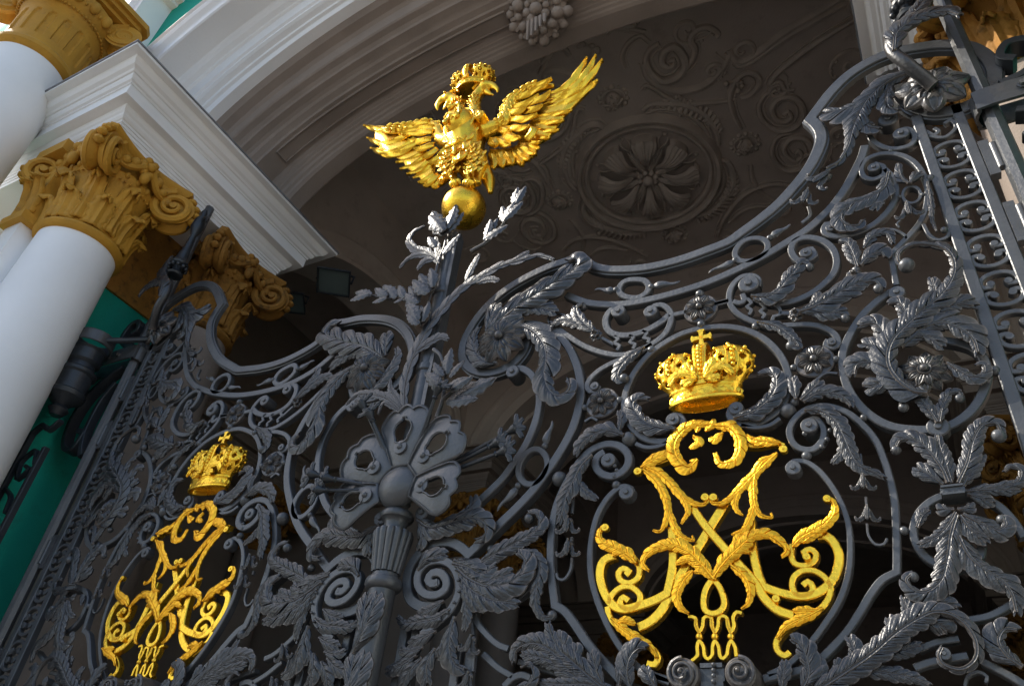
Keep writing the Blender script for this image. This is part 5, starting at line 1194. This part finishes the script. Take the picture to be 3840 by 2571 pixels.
# ---------------------------------------------------------------- gate posts with clamp and candle arm
def make_post():
    root = empty('gate_post')
    mb = MB(); mb.lathe([(.060, 0), (.060, .3), (.050, .32), (.050, 7.6)], (3.635, 0, .0), 8, cap=True); mb.build('post_shaft', 'iron', root, ang=20)
    mb = MB()
    for zz in (5.50,):                        # strap clasping the post, running back to the wall
        P = [(4.35, -.075), (3.64, -.082), (3.575, -.055), (3.555, 0), (3.575, .055), (3.64, .082), (4.35, .075)]
        PP = smooth_path(P, .02); A, sc_ = normals(PP)
        G = [[(PP[i][0]+A[i][0]*o, PP[i][1]+A[i][1]*o, z_) for o, z_ in ((-.010, zz-.075), (.010, zz-.075), (.010, zz+.075), (-.010, zz+.075))] for i in range(len(PP))]
        mb.grid(G, cv=True)
    mb.build('strap', 'iron', root)
    mb = MB()
    for x in (3.80, 3.93):
        mb.lathe([(.028, 0), (.028, .02), (.018, .022), (.018, .04)], (x, -.085, 5.5), 6, (0, -1, 0))
    mb.build('bolt', 'iron', root, smooth=False)
    # ring behind the post and wall scroll
    mb = MB(); bar(mb, [(3.72, 5.62), (3.86, 5.66), (3.98, 5.78), (3.95, 5.93), (3.84, 5.96), (3.78, 5.86), (3.84, 5.80)], .05, .12, -.06); mb.build('wall_scroll', 'dark', root)
    mb = MB(); bar(mb, [(3.74, 5.38), (3.9, 5.3), (4.1, 5.1), (4.15, 4.8), (4.05, 4.55), (3.9, 4.5), (3.85, 4.65), (3.95, 4.7)], .05, .10, -.05); mb.build('wall_scroll', 'dark', root)
    mb = MB(); bar(mb, [(3.74, 5.2), (3.84, 5.0), (3.85, 4.7), (3.78, 4.5), (3.72, 4.4)], .05, .08, -.04); mb.build('wall_scroll', 'dark', root)
    # candle arm
    arm = MB()
    P = [(3.395, -.12, 5.69), (3.29, -.22, 5.84), (3.235, -.24, 5.98), (3.26, -.24, 6.11), (3.36, -.22, 6.21), (3.46, -.2, 6.30), (3.52, -.18, 6.45), (3.50, -.16, 6.60), (3.43, -.16, 6.66)]
    Q = []
    for i in range(len(P)-1):
        p0, p1, p2, p3 = [Vector(P[min(max(i+j, 0), len(P)-1)]) for j in (-1, 0, 1, 2)]
        for j in range(6):
            t = j/6; Q.append(.5*((2*p1)+(-p0+p2)*t+(2*p0-5*p1+4*p2-p3)*t*t+(-p0+3*p1-3*p2+p3)*t**3))
    arm.tube(Q, [.042-.012*i/len(Q) for i in range(len(Q))], 14)
    a = arm.build('candle_arm', 'leaf', root)
    mb = MB(); acanthus(mb, [(3.24, 5.93), (3.29, 6.09), (3.42, 6.16), (3.56, 6.14), (3.62, 6.07)], .07, 7, -.27); acanthus(mb, [(3.27, 6.1), (3.40, 6.24), (3.52, 6.40)], .06, 6, -.25); acanthus(mb, [(3.42, 6.27), (3.50, 6.42), (3.50, 6.60)], .05, 6, -.22)
    mb.build('acanthus_leaf', 'leaf', root)
    mb = MB(); c = (3.40, -.16, 6.36)
    mb.lathe([(.03, -.02), (.075, -.01), (.085, .01), (.06, .03), (.045, .06), (.05, .10), (.09, .13), (.095, .15), (.075, .17), (.06, .24), (.055, .30), (.045, .33), (.03, .55), (.045, .6), (.07, .68), (.06, .78), (.03, .86), (.036, .9), (.02, .95)], c, 24)
    for i in range(10): mb.ball((c[0]+.085*math.cos(i*PI/5), c[1]+.085*math.sin(i*PI/5), c[2]+.095), .022, 10)
    mb.build('candle_holder', 'dark', root)
    mb = MB()
    for s in (-1, 1): acanthus(mb, [(c[0], c[2]+.70), (c[0]+s*.06, c[2]+.76), (c[0]+s*.12, c[2]+.76), (c[0]+s*.15, c[2]+.70)], .03, 3, c[1]-.02)
    mb.build('bud_leaf', 'dark', root)
    return root
post = make_post(); tag(post, 'iron gate post with bolted strap at the right edge, beside the ladder of scrolls', 'post', 'iron gate posts')
p2 = copy_tree(post); p2.scale = (-1, 1, 1); tag(p2, 'iron gate post in front of the green wall, on the left', 'post', 'iron gate posts')
# ================================================================ CENTRE POST, SHELL, TORCH, SPRAYS
cp = empty('gate_centre_post')
tag(cp, 'iron centre post with fluted torch, pierced shell and oak sprays, under the golden eagle', 'post')
CY = -.055
mb = MB(); mb.lathe([(.066, 3.45), (.066, 5.74), (.058, 5.76)], (.0, CY, 0), 28)
mb.box(.045, .075, CY-.055, CY+.03, 3.5, 5.7)
mb.build('pole', 'iron', cp)
for z in (5.15, 4.45):
    mb = MB(); mb.lathe([(.069, -.03), (.078, -.022), (.078, .022), (.069, .03)], (0, CY, z), 28); mb.build('pole_collar', 'iron', cp)
mb = MB()
prof = [(.003, 3.50), (.030, 3.495), (.048, 3.47), (.055, 3.44), (.056, 3.40), (.085, 3.395), (.100, 3.38), (.104, 3.36), (.098, 3.345), (.080, 3.335), (.072, 3.32), (.070, 3.27), (.078, 3.255), (.082, 3.245), (.10, 3.24)]
mb.lathe([(r, z) for r, z in prof][::-1], (0, CY, 0), 32)
mb.build('torch_cap', 'iron', cp); mb = MB()
mb.lathe([(.074, 3.01), (.078, 2.985), (.10, 2.975), (.108, 2.955), (.108, 2.935), (.098, 2.92), (.080, 2.91)][::-1], (0, CY, 0), 32)
mb.build('torch_ring', 'iron', cp)
mb = MB(); n = 14
G = []
for i in range(9):
    t = i/8; z = 3.25-.24*t; r = .118-.042*t
    G.append([((r+.012*abs(math.cos(k*PI/6))**.5)*math.cos(2*PI*k/168*1.0), CY+(r+.012*abs(math.cos(k*PI/12))**.6)*math.sin(2*PI*k/168), z) for k in range(168)])
G = []
for i in range(13):
    t = i/12; z = 3.262-.25*t; r = (.112-.040*t)*(1 if i else .93)
    G.append([((r+.014*abs(math.sin(k*PI/12))**.55)*math.cos(2*PI*k/168), CY+(r+.014*abs(math.sin(k*PI/12))**.55)*math.sin(2*PI*k/168), z) for k in range(168)])
mb.grid(G, cv=True); mb.f.append(tuple(range(168))); mb.build('torch_flutes', 'iron', cp, ang=60)
mb = MB(); mb.lathe([(.076, 0.2), (.078, 2.915)], (0, CY, 0), 32); mb.build('torch_shaft', 'iron', cp)
for k, z0 in enumerate((2.60, 2.28, 1.96)):
    mb = MB()
    for s in (-1, 1): acanthus(mb, [(-.05, z0-.05), (-.015, z0+.03), (.02*s, z0+.14), (.035*s, z0+.26)], .075, 7, CY-.072)
    mb.build('torch_leaf', 'leaf', cp)
# domed boss and five pierced petals
DC = Vector((.012, -.10, 3.535))
mb = MB(); mb.lathe([(.145*math.cos(a), .100*math.sin(a)) for a in [PI/2*i/12 for i in range(12)]]+[(.003, .101)], DC, 36, (0, -1, 0.05)); mb.build('shell_boss', 'iron', cp)
def petal(ang, L_, W):
    mb = MB(); T = np.array([math.sin(ang), math.cos(ang)]); N = np.array([T[1], -T[0]])
    def rw(s_): return W*np.interp(s_/L_, (.15, .3, .5, .72, .9, 1), (.30, .44, .70, .97, 1.0, .90))
    def inside(q, s_):
        w_ = rw(s_); c = q/w_
        if abs(c) > 1 or s_ < .12: return False
        return s_ < L_*(1-.13*abs(c)**2.2-.06*(1-abs(math.cos(c*PI*1.5))))
    def pos(q, s_, rim):
        c = min(1, abs(q)/rw(s_)); t = s_/L_
        y = -.10-.07*t-.035*math.sin(PI*min(1, t))+.035*c*c*t-(.014 if rim else 0)
        p = np.array([DC.x, DC.z])+T*s_+N*q; return (p[0], y, p[1])
    hc = .66*L_; RH = .34*W; G = []; m = 96
    for k in range(m):
        a = 2*PI*k/m; cx, sx = math.cos(a), math.sin(a)
        rh = RH*(1+.0*sx); dn = max(0, -sx)**6; rh = RH*(1+.55*dn) if abs(cx) > .18 else RH*1.35
        if abs(a-1.5*PI) < .62: rh = RH*(1.5-.35*abs(a-1.5*PI))
        lo, hi = rh, .6
        for _ in range(24):
            md_ = (lo+hi)/2
            if all(inside(cx*(rh+(md_-rh)*f_), hc+sx*(rh+(md_-rh)*f_)) for f_ in (.7, .85, 1)): lo = md_
            else: hi = md_
        ro = lo; row = []
        for r_, rim in ((rh, 1), (rh+.006, 1), (rh+.010, 0), ((rh+ro)/2, 0), (ro-.020, 0), (ro-.016, 1), (ro, 1)):
            r_ = max(r_, rh) if rim and r_ <= rh+.007 else min(max(r_, rh+.001), ro); row.append(pos(cx*r_, hc+sx*r_, rim))
        G.append(row)
    mb.grid(G, cu=True)
    def pt(i, j): return pos(0, .46*L_ if True else 0, 0)
    n = m
    o = mb.build('shell_petal', 'iron', cp, ang=60); md = o.modifiers.new('t', 'SOLIDIFY'); md.thickness = .014
    p = pos(0, .44*L_, 0); b = MB(); b.ball((p[0], p[1]-.012, p[2]), .020, 12); b.lathe([(.048, 0), (.046, .008), (.02, .012)], (p[0], p[1]-.002, p[2]), 20, (0, -1, 0)); b.build('rivet', 'iron', o)
    return o
for a, L_, W in ((-106, .47, .175), (-54, .52, .188), (-2, .57, .195), (50, .55, .195), (102, .49, .180)): petal(R(a), L_, W)
# tulip sprays between the petals
def tulip(ang, L_, y1=-.24):
    T = np.array([math.sin(ang), math.cos(ang)])
    P = []
    for i in range(9):
        t = i/8; q = np.array([DC.x, DC.z])+T*(.08+L_*t); P.append((q[0], -.08+(y1+.08)*t, q[1]))
    mb = MB(); mb.tube(P, [.020-.010*i/8 for i in range(9)], 8)
    c = Vector(P[-1]); D = (Vector(P[-1])-Vector(P[-2])).normalized()
    mb.lathe([(.012, -.03), (.022, -.02), (.014, -.01), (.020, .01), (.030, .03), (.032, .05), (.020, .06)], c, 12, D)
    mb.ball(c+D*.07, .014, 8)
    o = mb.build('tulip_stem', 'dark', cp)
    mb = MB(); q = np.array([c.x, c.z])
    for s in (-.9, -.35, .35, .9):
        a = ang+s*.75; T2 = np.array([math.sin(a), math.cos(a)])
        Q = [q+T*.01, q+T*.04+T2*.008, q+T2*.085, q+T2*.115+np.array([T2[1], -T2[0]])*s*.02]
        acanthus(mb, [tuple(v) for v in Q], .022, 3, c.y-.01)
    mb.build('tulip', 'dark', o)
for a, l in ((-80, .50), (-83, .36), (-30, .56), (-27, .44), (24, .52), (74, .58), (71, .70), (80, .62), (-92, .40)): tulip(R(a), l, -.24 if a < 60 else -.12)
for e in SPRAY: make_entry(e, cp, 'leaf')
def oak(mb, x, z, X, Z, y):
    a = np.array([x, z]); b = np.array([X, Z]); d = b-a; L_ = np.hypot(*d); d /= L_; n = np.array([-d[1], d[0]]); W = L_*.20
    G = []; ns = 22; tw = rng.uniform(-.12, .12); bn = rng.uniform(-.06, .06)
    for i in range(ns):
        t = i/(ns-1); w_ = W*math.sin(PI*min(1, t**.8*.97+.03))**.75*(1+.16*math.sin(t*30)); p = a+d*t*L_+n*L_*bn*math.sin(PI*t)
        row = []
        for k in range(-4, 5):
            c = k/4; yy = y-.04*L_*math.sin(PI*t)+.16*w_*abs(c)+tw*w_*c-.009*L_*math.cos(t*30+abs(c)*3)*abs(c)-(.012*L_ if k == 0 else 0)
            row.append((p[0]+n[0]*c*w_, yy, p[1]+n[1]*c*w_))
        G.append(row)
    mb.grid(G)
for i, (x, z, X, Z) in enumerate(OAK):
    mb = MB(); oak(mb, x/1000, z/1000, X/1000, Z/1000, -.17-.02*(i % 3)); o = mb.build('oak_leaf', 'leaf', cp, ang=70); md = o.modifiers.new('t', 'SOLIDIFY'); md.thickness = .005
for st in STEMS:
    mb = MB(); P = smooth_path([(a/1000, b/1000) for a, b in st], .02); mb.tube([(p[0], -.145, p[1]) for p in P], [.016-.008*i/len(P) for i in range(len(P))], 8); mb.build('oak_twig', 'leaf', cp)

# ================================================================ EAGLE
eg = empty('eagle_statue', (.03, -.05, 5.92))
tag(eg, 'gilded double-headed eagle with spread wings and crown standing on a golden ball', 'statue')
def ey(x): return -.12+.10*x
def ch(o): o.location = (-.03, .05, -5.92); o.parent = eg; return o
mb = MB(); mb.lathe([(.182*math.sin(a), -.182*math.cos(a)) for a in [.25+(PI-.26)*i/24 for i in range(25)]], (.03, -.05, 6.07), 48); ch(mb.build('globe', 'gold'))
mb = MB()
def bt(name, rad, dy=0, sq=1.0):
    P = smooth_path([(a/1000, b/1000) for a, b in EBODY[name]], .02)
    t = np.linspace(0, 1, len(P)); rr = np.interp(t, np.linspace(0, 1, len(rad)), rad)
    mb.tube([(p[0], ey(p[0])+dy, p[1]) for p in P], list(rr), 14, sq)
bt('torso', (.11, .185, .175, .13, .09, .05)); bt('neckL', (.11, .070, .058, .054, .052)); bt('neckR', (.11, .070, .058, .054, .052))
bt('beakL', (.064, .048, .034, .022, .006), -.0); bt('beakR', (.062, .046, .034, .022, .006)); bt('jawL', (.034, .022, .006)); bt('jawR', (.034, .022, .006))
bt('armL', (.10, .07, .062, .06, .052, .042, .026, .014)); bt('armR', (.10, .07, .066, .066, .066, .056, .042, .022))
bt('legL', (.07, .085, .07, .035, .03), -.05); bt('legR', (.07, .09, .08, .04, .03), -.05); bt('tail', (.06, .055, .02), .02)
for nm in ('beakL', 'beakR'):
    x, z = [q/1000 for q in EBODY[nm][0]]; mb.ball((x, ey(x), z), .066, 14)
body = mb.build('body', 'gold'); ch(body)
md = body.modifiers.new('skin', 'REMESH'); md.mode = 'VOXEL'; md.voxel_size = .0075; md.use_smooth_shade = True
md = body.modifiers.new('sm', 'SMOOTH'); md.iterations = 4; md.factor = .5
def feather(mb, x0, z0, xm, zm, x1, z1, w, y, lift, bul=.22):
    P = smooth_path([(x0, z0), (xm, zm), (x1, z1)], .016); A, sc_ = normals(P); n = len(P); G = []
    for i in range(n):
        t = i/(n-1); ww = w*.5*(math.sin(PI*min(1, .18+t*.80))**.6)*(1 if t < .9 else max(.12, (1-t)/.1)**.6)
        row = []
        for k in range(-5, 6):
            c = k/5; yy = y-lift*(.25+t)-bul*w*(1-c*c)+.008*math.sin(t*n*.55+abs(c)*3.2)*abs(c)-(.010*math.exp(-(c*6)**2))
            row.append((P[i][0]+A[i][0]*c*ww, yy, P[i][1]+A[i][1]*c*ww))
        G.append(row)
    mb.grid(G)
for i, f in enumerate(FEATHERS):
    x0, z0, xm, zm, x1, z1 = [q/1000 for q in f[:6]]; mb = MB()
    y = ey((x0+x1)/2)+(.015 if f[7] == 0 else -.025)-.006*(i % 3)
    feather(mb, x0, z0, xm, zm, x1, z1, f[6]*(1.75 if i in (0, 1, 2, 3, 29, 30, 31, 32) else 1.5)/1000 if f[7] == 0 else f[6]*1.4/1000, y, .01)
    o = mb.build('wing_feather', 'gold', ang=80); ch(o); md = o.modifiers.new('t', 'SOLIDIFY'); md.thickness = .012
for side, i0, n1, i2 in ((1, 0, 9, 7), (-1, 29, 8, 5)):
    F_ = FEATHERS[i0:i0+n1]; S_ = FEATHERS[i0+n1:i0+n1+i2]
    if side > 0: S_ = S_[::-1]
    mb = MB(); G = []
    for f in F_+S_:
        a = np.array(f[0:2])/1000; m_ = np.array(f[2:4])/1000; b = np.array(f[4:6])/1000; row = []
        for p in (a, (a+m_)/2, m_, m_*.45+b*.55): row.append((p[0], ey(p[0])+.012, p[1]))
        G.append(row)
    mb.grid(G); o = ch(mb.build('wing', 'gold')); md = o.modifiers.new('t', 'SOLIDIFY'); md.thickness = .03; md.offset = 0
# scale-like small feathers over arms, necks and thighs
for name, r, nn in (('neckL', .060, 9), ('neckR', .060, 10), ('armL', .062, 12), ('armR', .066, 13), ('legL', .09, 5), ('legR', .095, 6), ('torso', .15, 6)):
    mb = MB()
    P = smooth_path([(a/1000, b/1000) for a, b in EBODY[name]], .01); A, sc_ = normals(P)
    for i in range(nn):
        q = int((.06+.80*i/nn)*(len(P)-1)); T = np.array([A[q][1], -A[q][0]])
        if name.startswith('neck'): T = -T
        for c in (-.75, -.25, .25, .75):
            c2 = c+(.25 if i % 2 else 0)
            if abs(c2) > .9: continue
            p = P[q]+A[q]*c2*r*.95; yy = ey(p[0])-r*math.sqrt(max(0, 1-c2*c2))*.9-(.05 if name.startswith('leg') else 0)
            e_ = p+T*r*.75; m_ = p+T*r*.4; feather(mb, p[0], p[1], m_[0], m_[1], e_[0], e_[1], r*.95, yy+.008, .004, .10)
    o = ch(mb.build('small_feathers', 'gold', ang=80)); md = o.modifiers.new('t', 'SOLIDIFY'); md.thickness = .006
# cuirass with rider relief, shoulder disc, chain
c = np.array(EBODY['shield'][0])/1000
mb = MB(); G = []
for i in range(16):
    t = i/15; row = []
    for j in range(24):
        a = 2*PI*j/24; rx = .150*(1-.20*max(0, -math.sin(a))**2); rz = .185 if math.sin(a) > 0 else .20
        p = (c[0]+t*rx*math.cos(a), 0, c[1]+t*rz*math.sin(a)); row.append((p[0], ey(p[0])-.205-.030*(1-t*t)+.13*t**4, p[2]))
    G.append(row)
mb.grid(G, cv=True)
mb.tube([(c[0]+.148*math.cos(a), ey(c[0])-.12, c[1]+.186*math.sin(a)) for a in [2*PI*k/30 for k in range(30)]], .012, 8, closed=True)
cu = ch(mb.build('cuirass', 'gold', ang=60))
mb = MB(); rd = [(a/1000, b/1000) for a, b in EBODY['rider']]
P = smooth_path(rd, .012); mb.tube([(p[0], ey(p[0])-.232, p[1]) for p in P], [.020+.006*math.sin(i) for i in range(len(P))], 8)
for dx, dz in ((-.03, -.03), (.0, -.04), (.035, -.05), (-.055, .02), (.02, .045)):
    mb.tube([(c[0]+dx, ey(c[0])-.236, c[1]+dz), (c[0]+dx*1.4-.01, ey(c[0])-.232, c[1]+dz-.045)], [.012, .006], 6)
ch(mb.build('rider_relief', 'gold')).parent = eg
d = np.array(EBODY['disc'][0])/1000
mb = MB(); cylY(mb, d[0], d[1], .052, ey(d[0])-.15, ey(d[0]), 24, .15, False); petals(mb, d[0], d[1], .045, 6, ey(d[0])-.15, .1); ch(mb.build('shoulder_boss', 'gold'))
mb = MB(); ea = np.array(EBODY['eag'])/1000
for s in (-1, 1):
    for k in range(4):
        a = R(100+s*(25+22*k)); feather(mb, ea[0][0], ea[0][1]-.03, ea[0][0]+.04*math.cos(a), ea[0][1]-.03+.04*math.sin(a), ea[0][0]+.085*math.cos(a), ea[0][1]-.03+.085*math.sin(a), .028, ey(ea[0][0])-.18, .005)
mb.tube([(ea[0][0], ey(ea[0][0])-.17, ea[0][1]+.02), (ea[0][0], ey(ea[0][0])-.18, ea[0][1]-.06), (ea[0][0], ey(ea[0][0])-.17, ea[0][1]-.12)], [.012, .022, .008], 8)
o = ch(mb.build('chest_badge', 'gold')); md = o.modifiers.new('t', 'SOLIDIFY'); md.thickness = .006
for nm, s in (('legL', -1), ('legR', 1)):
    x, z = [q/1000 for q in EBODY[nm][-1]]
    mb = MB()
    for k in range(4):
        a = R(-130+k*33 if s < 0 else -150+k*33); D = Vector((math.cos(a)*.6, -abs(math.sin(a)), 0)).normalized()
        b0 = Vector((x, ey(x)-.08, z)); o0 = Vector((.03, -.05, 6.07)); P = []
        for q in range(8):
            t = q/7; p = b0+D*(.13*t); v = (p-o0); v.z += .03
            p2 = o0+v.normalized()*(.192+.035*math.sin(PI*t)) if True else p; P.append(p2)
        mb.tube(P, [.024, .022, .024, .02, .022, .018, .012, .003], 8)
    ch(mb.build('talons', 'gold'))
for nm, s in (('beakL', -1), ('beakR', 1)):
    x, z = [q/1000 for q in EBODY[nm][0]]
    mb = MB(); mb.ball((x+s*.012, ey(x)-.070, z+.015), .013, 10)
    for k in range(4): feather(mb, x-s*.01*k, z+.035, x-s*(.02+.02*k), z+.06, x-s*(.05+.025*k), z+.065-.02*k, .03, ey(x)-.02, .005)
    ch(mb.build('crest', 'gold'))
cc = np.array(EBODY['crown'])/1000; wdt = np.hypot(*(cc[2]-cc[1]))
ec = gilt_crown(None, 0, 0, 0, wdt/.40*.74, False); ec.parent = eg
ec.location = ((cc[1][0]+cc[2][0])/2-.03, ey(cc[0][0])+.08, (cc[1][1]+cc[2][1])/2-5.92-.05)
